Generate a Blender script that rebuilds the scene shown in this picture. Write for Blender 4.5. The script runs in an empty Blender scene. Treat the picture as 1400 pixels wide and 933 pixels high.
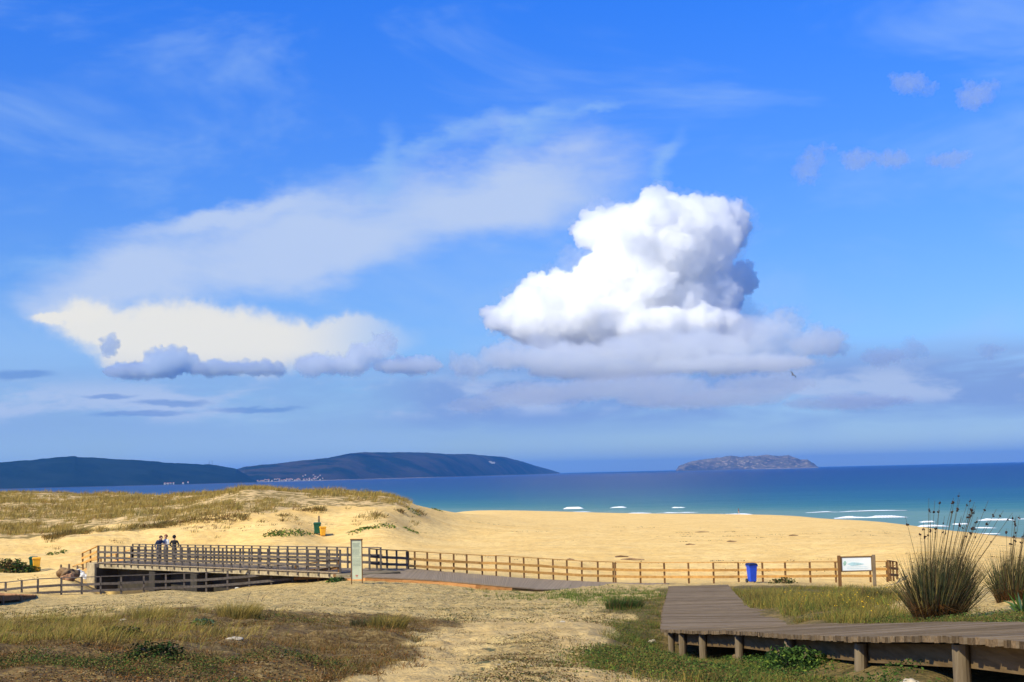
import bpy, math, random
import numpy as np
from mathutils import Vector

# ------------------------------------------------------------------ camera
S = bpy.context.scene
COL = S.collection
FPX = 1944.0                       # focal length in photo pixels (50 mm on 36 mm)
PITCH = math.radians(5.32)
ROLL = math.radians(1.34)
cam_d = bpy.data.cameras.new('camera')
cam_d.lens = 50.0
cam_d.sensor_width = 36.0
cam_d.clip_start = 0.1
cam_d.clip_end = 200000.0
cam = bpy.data.objects.new('camera', cam_d)
COL.objects.link(cam)
cF = Vector((0, math.cos(PITCH), math.sin(PITCH)))
cR0 = Vector((1, 0, 0)); cU0 = Vector((0, -math.sin(PITCH), math.cos(PITCH)))
cR = cR0 * math.cos(ROLL) - cU0 * math.sin(ROLL)
cU = cR0 * math.sin(ROLL) + cU0 * math.cos(ROLL)
from mathutils import Matrix
cam.matrix_world = Matrix(((cR.x, cU.x, -cF.x, 0), (cR.y, cU.y, -cF.y, 0), (cR.z, cU.z, -cF.z, 0), (0, 0, 0, 1)))
S.camera = cam
S.render.engine = 'CYCLES'
S.cycles.use_denoising = True
S.cycles.max_bounces = 6
S.cycles.transparent_max_bounces = 12
S.cycles.volume_bounces = 1

SUN_EL = math.radians(40)
SUN_AZ = math.radians(-130)         # measured from +y towards +x: over the viewer's left shoulder
sun_dir = Vector((math.sin(SUN_AZ) * math.cos(SUN_EL), math.cos(SUN_AZ) * math.cos(SUN_EL), math.sin(SUN_EL)))

def ray(px, py):
    return (cF + cR * ((px - 700) / FPX) - cU * ((py - 466.5) / FPX))
def P(px, py, d):
    """world point that stands d metres ahead"""
    v = ray(px, py)
    return v * (d / v.y)
def skyuv(px, py):
    v = ray(px, py)
    return (math.atan2(v.x, v.y) * FPX / 100, math.atan2(v.z, math.hypot(v.x, v.y)) * FPX / 100)

# ------------------------------------------------------------------ node helpers
class NT:
    def __init__(s, nt):
        s.nt = nt; s.n = nt.nodes; s.l = nt.links
    def node(s, t, **kw):
        n = s.n.new(t)
        for k, v in kw.items(): setattr(n, k, v)
        return n
    def put(s, sock, v):
        if isinstance(v, bpy.types.NodeSocket): s.l.new(v, sock)
        elif v is not None:
            if hasattr(sock.default_value, '__len__') and not hasattr(v, '__len__'):
                sock.default_value = [v] * len(sock.default_value)
            elif hasattr(sock.default_value, '__len__') and len(sock.default_value) == 4 and len(v) == 3:
                sock.default_value = (*v, 1)
            else: sock.default_value = v
    def m(s, op, a, b=None, c=None, clamp=False):
        n = s.node('ShaderNodeMath', operation=op, use_clamp=clamp)
        s.put(n.inputs[0], a); s.put(n.inputs[1], b)
        if c is not None: s.put(n.inputs[2], c)
        return n.outputs[0]
    def vm(s, op, a, b=None, out=0):
        n = s.node('ShaderNodeVectorMath', operation=op)
        s.put(n.inputs[0], a)
        if b is not None:
            if op == 'SCALE': s.put(n.inputs[3], b)
            else: s.put(n.inputs[1], b)
        return n.outputs['Value' if op in ('LENGTH', 'DOT_PRODUCT', 'DISTANCE') else 'Vector']
    def map(s, v, loc=(0, 0, 0), rot=(0, 0, 0), scale=(1, 1, 1), kind='POINT'):
        n = s.node('ShaderNodeMapping', vector_type=kind)
        s.put(n.inputs[0], v); n.inputs[1].default_value = loc; n.inputs[2].default_value = rot; n.inputs[3].default_value = scale
        return n.outputs[0]
    def noise(s, v, scale=1, detail=4, rough=.5, lac=2.0, dist=0, out='Fac', dim='3D'):
        n = s.node('ShaderNodeTexNoise', noise_dimensions=dim)
        s.put(n.inputs['Vector'], v); n.inputs['Scale'].default_value = scale; n.inputs['Detail'].default_value = detail
        n.inputs['Roughness'].default_value = rough; n.inputs['Lacunarity'].default_value = lac; n.inputs['Distortion'].default_value = dist
        return n.outputs[out]
    def voro(s, v, scale=1, detail=0, rough=.5, feature='F1', smooth=1, dim='3D', out='Distance', rnd=1):
        n = s.node('ShaderNodeTexVoronoi', feature=feature, voronoi_dimensions=dim)
        s.put(n.inputs['Vector'], v); n.inputs['Scale'].default_value = scale
        n.inputs['Detail'].default_value = detail; n.inputs['Roughness'].default_value = rough
        if feature == 'SMOOTH_F1': n.inputs['Smoothness'].default_value = smooth
        n.inputs['Randomness'].default_value = rnd
        return n.outputs[out]
    def sstep(s, v, a, b, lo=0.0, hi=1.0, kind='SMOOTHSTEP'):
        n = s.node('ShaderNodeMapRange', interpolation_type=kind)
        s.put(n.inputs['Value'], v); s.put(n.inputs['From Min'], a); s.put(n.inputs['From Max'], b)
        s.put(n.inputs['To Min'], lo); s.put(n.inputs['To Max'], hi)
        return n.outputs[0]
    def mix(s, f, a, b, blend='MIX'):
        n = s.node('ShaderNodeMix', data_type='RGBA', blend_type=blend)
        s.put(n.inputs[0], f); s.put(n.inputs[6], a); s.put(n.inputs[7], b)
        return n.outputs[2]
    def ramp(s, f, stops, kind='LINEAR'):
        n = s.node('ShaderNodeValToRGB'); r = n.color_ramp; r.interpolation = kind
        while len(r.elements) > 1: r.elements.remove(r.elements[-1])
        r.elements[0].position = stops[0][0]; r.elements[0].color = (*stops[0][1], 1)
        for p, c in stops[1:]:
            e = r.elements.new(p); e.color = (*c, 1)
        s.put(n.inputs[0], f)
        return n.outputs[0]
    def after(s, v, prev):
        """v, evaluated only once prev is known (keeps the shader's stack small)"""
        n = s.node('ShaderNodeVectorMath', operation='MULTIPLY_ADD')
        s.put(n.inputs[0], prev); n.inputs[1].default_value = (1e-9, 1e-9, 1e-9); s.put(n.inputs[2], v)
        return n.outputs[0]
    def sep(s, v):
        n = s.node('ShaderNodeSeparateXYZ'); s.put(n.inputs[0], v); return n.outputs
    def comb(s, x, y, z):
        n = s.node('ShaderNodeCombineXYZ')
        for i, q in enumerate((x, y, z)): s.put(n.inputs[i], q)
        return n.outputs[0]

# ------------------------------------------------------------------ world: Nishita sky with clouds
W = bpy.data.worlds.new('World'); S.world = W; W.use_nodes = True
W.node_tree.nodes.clear()
SKY_STRENGTH = 0.1
EXPO = 0.45
def srgb(r, g, b, k=1.0):
    k /= 2 ** EXPO
    f = lambda c: ((c / 255) / 12.92 if c / 255 <= .04045 else ((c / 255 + .055) / 1.055) ** 2.4) * k
    return (f(r), f(g), f(b))

def ell(t, p, px, py, rx, ry, rot=0, prev=None):
    """1 at the middle of an ellipse of cloud, 0 on its rim, negative outside"""
    u, v = skyuv(px, py)
    if prev is not None: p = t.after(p, prev)
    q = t.map(p, (u, v, 0), (0, 0, math.radians(rot)), (rx / 100, ry / 100, 1), 'TEXTURE')
    return t.m('SUBTRACT', 1.0, t.vm('LENGTH', q))
def union(t, p, lst, k=.25):
    r = None
    for e in lst:
        q = ell(t, p, *e, *((0,) if len(e) < 5 else ()), prev=r)
        r = q if r is None else t.m('SMOOTH_MAX', r, q, k)
    return r

t = NT(W.node_tree)
out = t.node('ShaderNodeOutputWorld'); bg = t.node('ShaderNodeBackground')
bg.inputs[1].default_value = SKY_STRENGTH
t.l.new(bg.outputs[0], out.inputs[0])
sky = t.node('ShaderNodeTexSky', sky_type='NISHITA')
sky.sun_disc = False; sky.sun_elevation = SUN_EL; sky.sun_rotation = SUN_AZ
sky.air_density = 1.0; sky.dust_density = 0.35; sky.ozone_density = 4.0
tc = t.node('ShaderNodeTexCoord')
D = t.sep(tc.outputs['Generated'])
az = t.m('MULTIPLY', t.m('ARCTAN2', D[0], D[1]), FPX / 100)
el = t.m('MULTIPLY', t.m('ARCSINE', D[2]), FPX / 100)
p = p0 = t.comb(az, el, 0)
sc_ = 1 / SKY_STRENGTH
# colour-saturated photograph: the deep polarised blue of the sky
skyc = sky.outputs[0]
skyc = t.vm('SCALE', skyc, SKY_STRENGTH)
tint = t.mix(t.sstep(el, -.5, 10.5), (.54, .70, .98), (.03, .65, 1.85))
tint = t.mix(t.sstep(el, 14, 24), tint, (.85, .95, 1.0))
skyc = t.vm('MULTIPLY', skyc, tint)
cur = skyc
fn = lambda sc, det=5, r=.55, st=(1, 1, 1), dist=0: t.noise(t.map(p, scale=st), sc, det, r, dist=dist)
# soft streak noise, stretched along the wind
st1 = fn(.55, 5, .6, (.35, 1.0, 1), .6)
st2 = fn(1.3, 5, .6, (.3, 1.0, 1), .3)
nz = fn(.9, 5, .55)
# 1 high veil all over
def layer(cur, col, a): return t.mix(a, cur, col)
hz = t.sstep(el, 7.5, 0.0)                                                 # towards the horizon
veil = t.m('MULTIPLY', t.sstep(t.m('ADD', st1, t.m('MULTIPLY', hz, .16)), .50, .78), .45)
cur = layer(cur, srgb(165, 200, 245), veil)
# 2 broad anvil sheet on the left
wv0 = t.vm('SCALE', t.vm('SUBTRACT', t.noise(t.map(p, scale=(.5, 1, 1)), .8, 6, .6, out='Color'), (.5,) * 3), 1.5)
pe = t.vm('ADD', p, wv0)
e = union(t, pe, [(660, 268, 240, 82, 5), (430, 325, 280, 76, 10), (330, 290, 200, 30, 8), (170, 375, 130, 62, 12), (110, 420, 90, 50, 0)], .35)
a = t.sstep(t.m('ADD', e, t.m('MULTIPLY', t.m('SUBTRACT', st2, .5), 1.0)), -.15, .70)
cur = layer(cur, srgb(190, 209, 242), t.m('MULTIPLY', a, .92))
p = t.after(p0, cur)
e = union(t, t.vm('ADD', p, wv0), [(720, 195, 110, 22, 22), (600, 200, 150, 18, 10), (800, 165, 60, 12, 20), (520, 215, 60, 26, 60), (900, 235, 60, 20, 60), (60, 345, 80, 24, 8)], .3)
a = t.sstep(t.m('ADD', e, t.m('MULTIPLY', t.m('SUBTRACT', st2, .5), 1.5)), -.1, 1.1)
cur = layer(cur, srgb(150, 192, 245), t.m('MULTIPLY', a, .6))
p = t.after(p0, cur)
# 3 cream bank low on the left
wv = t.vm('SCALE', t.vm('SUBTRACT', t.noise(p, 1.5, 6, .62, out='Color'), (.5,) * 3), .75)
db = union(t, t.vm('ADD', p, wv), [(290, 458, 225, 56, -4), (470, 462, 140, 34, 2), (165, 450, 120, 40, -10), (85, 440, 50, 12, -14), (240, 488, 140, 26, -4)], .25)
a = t.sstep(db, -.02, .42)
fade = t.sstep(az, skyuv(620, 440)[0], skyuv(380, 440)[0])
cur = layer(cur, t.mix(t.sstep(t.m('ADD', db, t.m('MULTIPLY', nz, .5)), .12, .8), srgb(194, 212, 240), srgb(244, 240, 228)),
            t.m('MULTIPLY', t.m('MULTIPLY', a, fade), .92))
# 4 low lavender bands under the clouds
st3 = fn(1.1, 5, .6, (.28, 1.6, 1), .4)
band = t.m('MULTIPLY', t.sstep(el, skyuv(700, 615)[1], skyuv(700, 565)[1]), t.sstep(el, skyuv(700, 470)[1], skyuv(700, 525)[1]))
xb = t.sstep(az, skyuv(470, 540)[0], skyuv(620, 540)[0], .5, 1.0)
cur = layer(cur, srgb(134, 165, 220), t.m('MULTIPLY', t.m('MULTIPLY', t.m('MULTIPLY', t.sstep(st3, .22, .55), band), xb), .95))
st4 = fn(1.5, 6, .62, (.3, 1.0, 1), .2)
b2 = t.m('MULTIPLY', t.sstep(el, skyuv(700, 578)[1], skyuv(700, 555)[1]), t.sstep(el, skyuv(700, 500)[1], skyuv(700, 535)[1]))
cur = layer(cur, srgb(184, 203, 236), t.m('MULTIPLY', t.m('MULTIPLY', t.sstep(st4, .46, .60), b2), .85))
# 5 thin dark bars on the left
p = t.after(p0, cur)
db = union(t, t.vm('ADD', p, t.vm('SCALE', t.vm('SUBTRACT', t.noise(t.map(p, scale=(.5, 1.6, 1)), 2.5, 4, .6, out='Color'), (.5,) * 3), .22)), [(190, 565, 75, 5, 1), (150, 543, 42, 4, 0), (235, 551, 62, 5, 0), (350, 558, 75, 5, 0), (30, 512, 50, 9, 0)], .1)
cur = layer(cur, srgb(98, 140, 208), t.m('MULTIPLY', t.sstep(db, -.1, .6), .6))
t.put(bg.inputs[0], t.vm('SCALE', cur, 1 / SKY_STRENGTH))
W.cycles.sampling_method = 'MANUAL'; W.cycles.sample_map_resolution = 512

sun_l = bpy.data.lights.new('sun', 'SUN'); sun_l.energy = 4.6; sun_l.angle = math.radians(.53); sun_l.color = (1, .92, .66)
sun = bpy.data.objects.new('sun', sun_l); COL.objects.link(sun)
sun.rotation_euler = sun_dir.to_track_quat('Z', 'Y').to_euler()
V = S.view_settings
V.view_transform = 'Standard'; V.look = 'None'; V.gamma = 1.0; V.use_curve_mapping = False; V.exposure = EXPO
# ------------------------------------------------------------------ mesh helpers
_t = (1 + 5 ** .5) / 2
def icosphere(sub):
    v = [(-1, _t, 0), (1, _t, 0), (-1, -_t, 0), (1, -_t, 0), (0, -1, _t), (0, 1, _t), (0, -1, -_t), (0, 1, -_t), (_t, 0, -1), (_t, 0, 1), (-_t, 0, -1), (-_t, 0, 1)]
    f = [(0, 11, 5), (0, 5, 1), (0, 1, 7), (0, 7, 10), (0, 10, 11), (1, 5, 9), (5, 11, 4), (11, 10, 2), (10, 7, 6), (7, 1, 8), (3, 9, 4), (3, 4, 2), (3, 2, 6), (3, 6, 8), (3, 8, 9), (4, 9, 5), (2, 4, 11), (6, 2, 10), (8, 6, 7), (9, 8, 1)]
    v = [np.array(q, float) / np.linalg.norm(q) for q in v]
    for _ in range(sub):
        cache = {}; nf = []
        def mid(a, b):
            k = (min(a, b), max(a, b))
            if k not in cache:
                q = v[a] + v[b]; v.append(q / np.linalg.norm(q)); cache[k] = len(v) - 1
            return cache[k]
        for a, b, c in f:
            ab, bc, ca = mid(a, b), mid(b, c), mid(c, a)
            nf += [(a, ab, ca), (b, bc, ab), (c, ca, bc), (ab, bc, ca)]
        f = nf
    return np.array(v), np.array(f)
ICO = {k: icosphere(k) for k in (1, 2, 3)}

def mesh_np(name, verts, faces, smooth=True):
    me = bpy.data.meshes.new(name)
    faces = np.asarray(faces, dtype=np.int32); n = faces.shape[1]
    me.vertices.add(len(verts)); me.vertices.foreach_set('co', np.asarray(verts, dtype=np.float32).ravel())
    me.loops.add(faces.size); me.loops.foreach_set('vertex_index', faces.ravel())
    me.polygons.add(len(faces)); me.polygons.foreach_set('loop_start', np.arange(0, faces.size, n, dtype=np.int32))
    me.polygons.foreach_set('loop_total', np.full(len(faces), n, dtype=np.int32))
    if smooth: me.polygons.foreach_set('use_smooth', np.ones(len(faces), dtype=bool))
    me.update(calc_edges=True)
    return me


def tag(o, label=None, cat=None, group=None, kind=None):
    if label: o['label'] = label
    if cat: o['category'] = cat
    if group: o['group'] = group
    if kind: o['kind'] = kind
    return o
def link(name, me, mat=None, parent=None, loc=None):
    o = bpy.data.objects.new(name, me); COL.objects.link(o)
    if mat is not None and me is not None: me.materials.append(mat)
    if parent is not None: o.parent = parent
    if loc is not None: o.location = loc
    return o
def empty(name, loc, rz=0.0):
    o = bpy.data.objects.new(name, None); COL.objects.link(o); o.location = loc; o.rotation_euler = (0, 0, rz); o.empty_display_size = .2
    return o
def copy_tree(o, parent=None):
    c = o.copy(); COL.objects.link(c)
    if parent is not None: c.parent = parent
    for ch in list(o.children): copy_tree(ch, c)
    return c
class MB:
    """collects boxes, tubes and so on; build() links them as ONE mesh object"""
    def __init__(s): s.v = []; s.f = []
    def add(s, v, f):
        o = len(s.v); s.v += [tuple(q) for q in v]; s.f += [tuple(i + o for i in q) for q in f]
        return s
    def hexa(s, a):   # 8 corners: bottom 4 ccw, top 4 ccw
        return s.add(a, [(3, 2, 1, 0), (4, 5, 6, 7), (0, 1, 5, 4), (1, 2, 6, 5), (2, 3, 7, 6), (3, 0, 4, 7)])
    def box(s, c, d, ax=None):
        """centre, full sizes, optional 3 axes"""
        c = Vector(c); ax = ax or (Vector((1, 0, 0)), Vector((0, 1, 0)), Vector((0, 0, 1)))
        hx, hy, hz = (ax[i] * (d[i] / 2) for i in range(3))
        return s.hexa([c - hx - hy - hz, c + hx - hy - hz, c + hx + hy - hz, c - hx + hy - hz, c - hx - hy + hz, c + hx - hy + hz, c + hx + hy + hz, c - hx + hy + hz])
    def bar(s, a, b, w, h, jit=0, rng=random):
        """box along a->b, w wide (level), h tall"""
        a = Vector(a); b = Vector(b); x = (b - a); L = x.length; x.normalize()
        y = Vector((0, 0, 1)).cross(x)
        y = y.normalized() if y.length > 1e-4 else Vector((0, 1, 0))
        z = x.cross(y)
        c = (a + b) / 2
        v = []
        for sz in (-1, 1):
            for sx, sy in ((-1, -1), (1, -1), (1, 1), (-1, 1)):
                v.append(c + x * (sx * L / 2) + y * (sy * w / 2 + rng.uniform(-jit, jit)) + z * (sz * h / 2 + rng.uniform(-jit, jit)))
        return s.hexa(v)
    def tube(s, pts, rad, n=10, cap=True, rng=None, wob=0):
        pts = [Vector(q) for q in pts]; rings = []
        o = len(s.v)
        for i, p_ in enumerate(pts):
            d = (pts[min(i + 1, len(pts) - 1)] - pts[max(i - 1, 0)]).normalized()
            u = d.cross(Vector((0, 1, 0)) if abs(d.y) < .9 else Vector((1, 0, 0))).normalized(); w = d.cross(u)
            r = rad[i] if hasattr(rad, '__len__') else rad
            for k in range(n):
                a = 2 * math.pi * k / n; rr = r * (1 + (rng.uniform(-wob, wob) if rng else 0))
                s.v.append(tuple(p_ + u * math.cos(a) * rr + w * math.sin(a) * rr))
        for i in range(len(pts) - 1):
            for k in range(n):
                a = o + i * n + k; b = o + i * n + (k + 1) % n
                s.f.append((a, b, b + n, a + n))
        if cap:
            s.f.append(tuple(o + k for k in range(n))[::-1]); s.f.append(tuple(o + (len(pts) - 1) * n + k for k in range(n)))
        return s
    def ball(s, c, r, sub=1, scale=(1, 1, 1), rng=None, wob=0):
        v, f = ICO[sub]
        vv = [(c[0] + q[0] * r * scale[0] * (1 + (rng.uniform(-wob, wob) if rng else 0)), c[1] + q[1] * r * scale[1], c[2] + q[2] * r * scale[2]) for q in v]
        return s.add(vv, f.tolist())
    def build(s, name, mat, parent=None, smooth=False, bevel=0, loc=None):
        if loc is not None: vs = [(v[0] - loc[0], v[1] - loc[1], v[2] - loc[2]) for v in s.v]
        else: vs = s.v
        me = bpy.data.meshes.new(name); me.from_pydata(vs, [], s.f); me.update()
        if smooth:
            for p_ in me.polygons: p_.use_smooth = True
        o = link(name, me, mat, parent, loc)
        if bevel:
            b = o.modifiers.new('bevel', 'BEVEL'); b.width = bevel; b.segments = 1; b.limit_method = 'ANGLE'
        return o

# value noise on the plane, vectorised
def _hash(ix, iy, seed):
    h = (ix.astype(np.int64) * 374761393 + iy.astype(np.int64) * 668265263 + seed * 2147483647) & 0xffffffff
    h = ((h ^ (h >> 13)) * 1274126177) & 0xffffffff
    return ((h ^ (h >> 16)) & 0xffff) / 65535.0
def vnoise(x, y, seed=0):
    ix = np.floor(x); iy = np.floor(y); fx = x - ix; fy = y - iy
    fx = fx * fx * fx * (fx * (fx * 6 - 15) + 10); fy = fy * fy * fy * (fy * (fy * 6 - 15) + 10)
    a = _hash(ix, iy, seed); b = _hash(ix + 1, iy, seed); c = _hash(ix, iy + 1, seed); d = _hash(ix + 1, iy + 1, seed)
    return (a * (1 - fx) + b * fx) * (1 - fy) + (c * (1 - fx) + d * fx) * fy
def fbm(x, y, octv=4, seed=0, gain=.5):
    r = 0; a = 1; t_ = 0
    for k in range(octv):
        ca, sa = math.cos(k * 1.1), math.sin(k * 1.1)
        r = r + a * vnoise((x * ca - y * sa) * 2 ** k + 17.3 * k, (x * sa + y * ca) * 2 ** k + 5.1 * k, seed + k); t_ += a; a *= gain
    return r / t_
def project(x, y, z):
    """photo pixel that a world point has from the photograph's standpoint"""
    f = x * cF.x + y * cF.y + z * cF.z; f = np.where(f < .1, .1, f)
    return 700 + FPX * (x * cR.x + y * cR.y + z * cR.z) / f, 466.5 - FPX * (x * cU.x + y * cU.y + z * cU.z) / f
def inpoly(px, py, poly):
    c = np.zeros(px.shape, bool); n = len(poly)
    for i in range(n):
        x1, y1 = poly[i]; x2, y2 = poly[(i + 1) % n]
        if y1 == y2: continue
        k = ((y1 > py) != (y2 > py)) & (px < (x2 - x1) * (py - y1) / (y2 - y1) + x1)
        c ^= k
    return c
def sm(x, a, b):
    t_ = np.clip((x - a) / (b - a), 0, 1); return t_ * t_ * (3 - 2 * t_)
# ------------------------------------------------------------------ the ground: one sheet from the viewer's feet into the sea
SEA = -15.0
CP = []   # (px, py, distance)
def cps(*a): CP.extend(a)
for px in (-500, 0, 350, 700, 1050, 1400, 1900):
    CP.append((px, None, 5, -1.6 / 5)); CP.append((px, None, 8, -1.6 / 8))
cps((0, 933, 11.2), (350, 933, 11.2), (700, 933, 11.5), (1000, 933, 11.6), (1300, 935, 10.4),
    (0, 880, 17.5), (350, 880, 17.4), (550, 885, 17.6), (700, 880, 18.3), (850, 885, 18.3), (830, 860, 22),
    (0, 855, 23), (200, 838, 26.5), (330, 836, 27.5), (450, 842, 27.5), (600, 851, 27), (700, 850, 27.5), (700, 835, 36),
    (0, 835, 44), (0, 829, 60), (50, 828, 60), (100, 826, 58), (300, 820, 52), (480, 815, 50), (600, 820, 48), (850, 822, 46), (750, 822, 47), (760, 811, 60),
    (0, 816, 67), (84, 817, 71), (138, 813, 72), (227, 809, 72), (341, 803, 71), (464, 791, 66), (400, 798, 69), (500, 796.5, 61.6), (540, 799, 61.5), (600, 802.5, 62), (650, 807, 62.3), (740, 811, 62.8), (850, 808, 62), (900, 808, 62),
    (100, 797, 80), (30, 790, 88), (50, 782, 97), (100, 782, 92), (0, 783, 95),
    (200, 820, 81), (270, 812, 78), (155, 822, 84), (330, 803, 76), (225, 771, 88.5), (190, 771, 89), (260, 771, 89), (200, 774, 98), (300, 772, 100), (400, 768, 100),
    (0, 760, 112), (150, 758, 112), (300, 750, 118), (430, 742, 120), (440, 735, 127), (100, 768, 105), (520, 756, 100),
    (0, 737, 126), (60, 733, 128), (130, 722, 130), (200, 718, 130), (280, 707, 133), (350, 700, 135), (440, 697, 140), (500, 697, 142), (530, 712, 135), (400, 722, 126), (300, 732, 124), (200, 742, 122),
    (0, 705, 150), (100, 700, 155), (250, 695, 150), (0, 677, 215), (70, 676, 210), (160, 677, 205), (250, 678, 195), (350, 667, 165), (300, 676, 180), (390, 673, 168), (440, 675, 162), (500, 681, 155), (540, 686, 152), (560, 697, 150), (580, 703, 160), (603, 707, 168),
    (600, 702, 300), (560, 720, 140), (620, 722, 155),
    (500, 777, 72), (600, 781, 72), (700, 790, 71), (840, 797, 71), (980, 797, 71), (1100, 797, 71), (1228, 797, 71),
    (650, 760, 95), (800, 765, 95), (1000, 765, 95), (700, 730, 150), (900, 732, 150), (1100, 730, 150), (700, 710, 265), (900, 712, 265), (1000, 713, 265), (1100, 715, 260),
    (640, 699, 540), (700, 698.7, 550), (850, 702, 500), (1000, 703.5, 440), (1100, 707, 380), (1200, 714, 320), (1300, 726, 290), (1395, 737, 270),
    (1230, 720, 230), (1300, 735, 200), (1395, 746, 190), (1250, 750, 100), (1395, 762, 100),
    (1250, 788, 70), (1320, 786, 64), (1395, 786, 58), (1390, 792, 35), (1395, 818, 23), (1285, 838, 19.5), (1200, 842, 22), (1200, 820, 38), (1100, 838, 26), (1050, 815, 47), (1100, 806, 55), (940, 815, 50), (1220, 805, 58),
    (1278, 922, 10.5), (1147, 911, 13.1), (1058, 902, 16.1), (989, 900, 19.2), (947, 902, 21.6), (909, 893, 24.2), (900, 870, 27), (1150, 880, 15), (1380, 870, 13), (895, 825, 37), (850, 845, 31), (820, 832, 37))
# beyond the dune and past the waterline the ground goes under the sea
for px in (-200, 0, 150, 300, 420, 500): CP.append((px, None, 290, -8.5 / 290)); CP.append((px, None, 420, -15.6 / 420))
for px in (-500, 0, 300, 600, 900, 1200, 1400, 1900): CP.append((px, None, 750, -24.0 / 750)); CP.append((px, None, 1100, -32.0 / 1100))
for px in (1200, 1395): CP.append((px, None, 400, -18.5 / 400))
for px, zz in ((-500, ((15, -1.9), (30, -2.8), (60, -4.8), (100, -5.6), (150, -3), (220, -2), (300, -9))), (1900, ((15, -1.9), (30, -2.6), (60, -4.0), (100, -6), (200, -11.5), (280, -16), (400, -19)))):
    for d, z in zz: CP.append((px, None, d, z / d))
A = []; Tt = []
for c in CP:
    if c[1] is None: a = math.atan((c[0] - 700) / FPX); q = c[3]; d = c[2]
    else:
        v = P(c[0], c[1], c[2]); a = math.atan2(v.x, v.y); d = v.y; q = v.z / v.y
    A.append((a * 6, math.log(d) * 1.3)); Tt.append(q)
A = np.array(A); Tt = np.array(Tt)
def _U(r2): return np.where(r2 > 1e-12, r2 * np.log(np.maximum(r2, 1e-12)), 0)
nA = len(A)
K = _U(((A[:, None] - A[None]) ** 2).sum(-1)) + np.eye(nA) * .002
Pm = np.hstack([np.ones((nA, 1)), A])
M_ = np.block([[K, Pm], [Pm.T, np.zeros((3, 3))]])
wts = np.linalg.solve(M_, np.concatenate([Tt, np.zeros(3)]))
def base_z(x, y):
    """ground level at a place (arrays)"""
    x = np.asarray(x, float); y = np.asarray(y, float); sh = x.shape
    x = x.ravel(); y = y.ravel()
    yy = np.maximum(y, 5.0); a = np.clip(np.arctan2(x, yy), -.62, .62)
    u = a * 6; w = np.log(yy) * 1.3
    o = np.empty(len(x))
    for i in range(0, len(x), 40000):
        s_ = slice(i, i + 40000)
        r2 = (u[s_, None] - A[None, :, 0]) ** 2 + (w[s_, None] - A[None, :, 1]) ** 2
        o[s_] = _U(r2) @ wts[:nA] + wts[nA] + wts[nA + 1] * u[s_] + wts[nA + 2] * w[s_]
    z = o * yy
    return z.reshape(sh)
# where plants cover the ground, as outlines on the land
VEG_LEFT = [(-400, 862), (0, 852), (60, 846), (150, 840), (240, 833), (340, 832), (430, 838), (520, 838), (600, 846), (660, 851), (610, 862), (560, 868), (540, 880), (600, 893), (530, 905), (500, 925), (430, 950), (-400, 1000)]
VEG_RIGHT = [(890, 805), (905, 812), (880, 822), (800, 836), (850, 838), (870, 850), (840, 868), (810, 890), (800, 912), (870, 925), (980, 940), (1500, 960), (1500, 850), (1200, 845), (1190, 800), (1150, 799), (1100, 801), (1000, 801), (985, 800)]
VEG_STRIP = [(690, 868), (750, 866), (770, 880), (760, 900), (775, 935), (640, 940), (660, 900), (665, 880)]
VEG_VERGE = [(640, 801), (740, 811), (900, 806), (900, 812), (800, 822), (720, 815), (640, 806)]
DUNE_TOP = [(-400, 739), (0, 737), (60, 734), (100, 733), (130, 723), (200, 719), (280, 706), (350, 699), (430, 694), (500, 692), (548, 692), (556, 696), (530, 640), (-400, 640)]
DUNE_TOP2 = [(-400, 733), (60, 727), (130, 716), (200, 710), (280, 699), (350, 692), (430, 689), (540, 688), (548, 694), (530, 640), (-400, 640)]
def masks(x, y, z):
    px, py = project(x, y, z)
    n1 = fbm(x * .5, y * .5, 4, 3) - .5
    sc = 85 * n1
    near = y < 66
    k = np.clip((py - 790) / 60, .25, 1)
    qx = px + sc * k; qy = py + 14 * k * (fbm(x * .4 + 9, y * .4, 3, 8) - .5)
    vl = inpoly(qx, qy, VEG_LEFT) & near
    vr = inpoly(qx, qy, VEG_RIGHT) & near
    vs = inpoly(qx, qy, VEG_STRIP) & near
    vv = inpoly(px + .2 * sc, py + 4 * n1, VEG_VERGE) & near
    dpy = py + 16 * (fbm(x * .22, y * .22, 3, 5) - .5); dpx = px + 30 * (fbm(x * .15, y * .15, 3, 6) - .5)
    dn = inpoly(dpx, dpy, DUNE_TOP) & (y > 105) & (y < 330)
    return px, py, vl, vr, vs, vv, dn
def land_z(x, y, detail=True):
    z = base_z(x, y)
    if detail:
        far = sm(y, 100, 140)
        z = z + (fbm(x * .12, y * .12, 4, 11) - .5) * .9 * far * sm(-np.asarray(x), -10, 30) * sm(400 - y, 0, 100)
        z = z + (fbm(x * .35, y * .35, 3, 12) - .5) * (.16 * (1 - far) * sm(y, 8, 30) + .1 * far) + (fbm(x * 2.2, y * 2.2, 3, 13) - .5) * .05 * (1 - sm(y, 50, 90))
        bwm = sm(x, 1.5, 2.6) * (1 - sm(x, 6.5, 8)) * (1 - sm(y, 26, 30))
        z = z * (1 - bwm) + (base_z(x, y) - .10) * bwm
        z = z + (np.abs(fbm(x * 1.6, y * 1.1, 3, 15) - .5) * -.22 + .02) * (1 - sm(y, 58, 70)) * sm(y, 9, 14) * (1 - bwm)
        z = z + (fbm(x * .9, y * .6, 3, 16) - .5) * .26 * (1 - sm(y, 28, 34)) * (1 - sm(x, -1.5, .5)) * sm(y, 9, 13)
        # hollows and footprints in the loose sand
        z = z + (fbm(x * 1.1, y * 1.1, 2, 14) - .5) * .10 * sm(y, 60, 80) * (1 - sm(y, 200, 260))
    return z
def gz(x, y): return float(land_z(np.array([x]), np.array([y]))[0])
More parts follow.
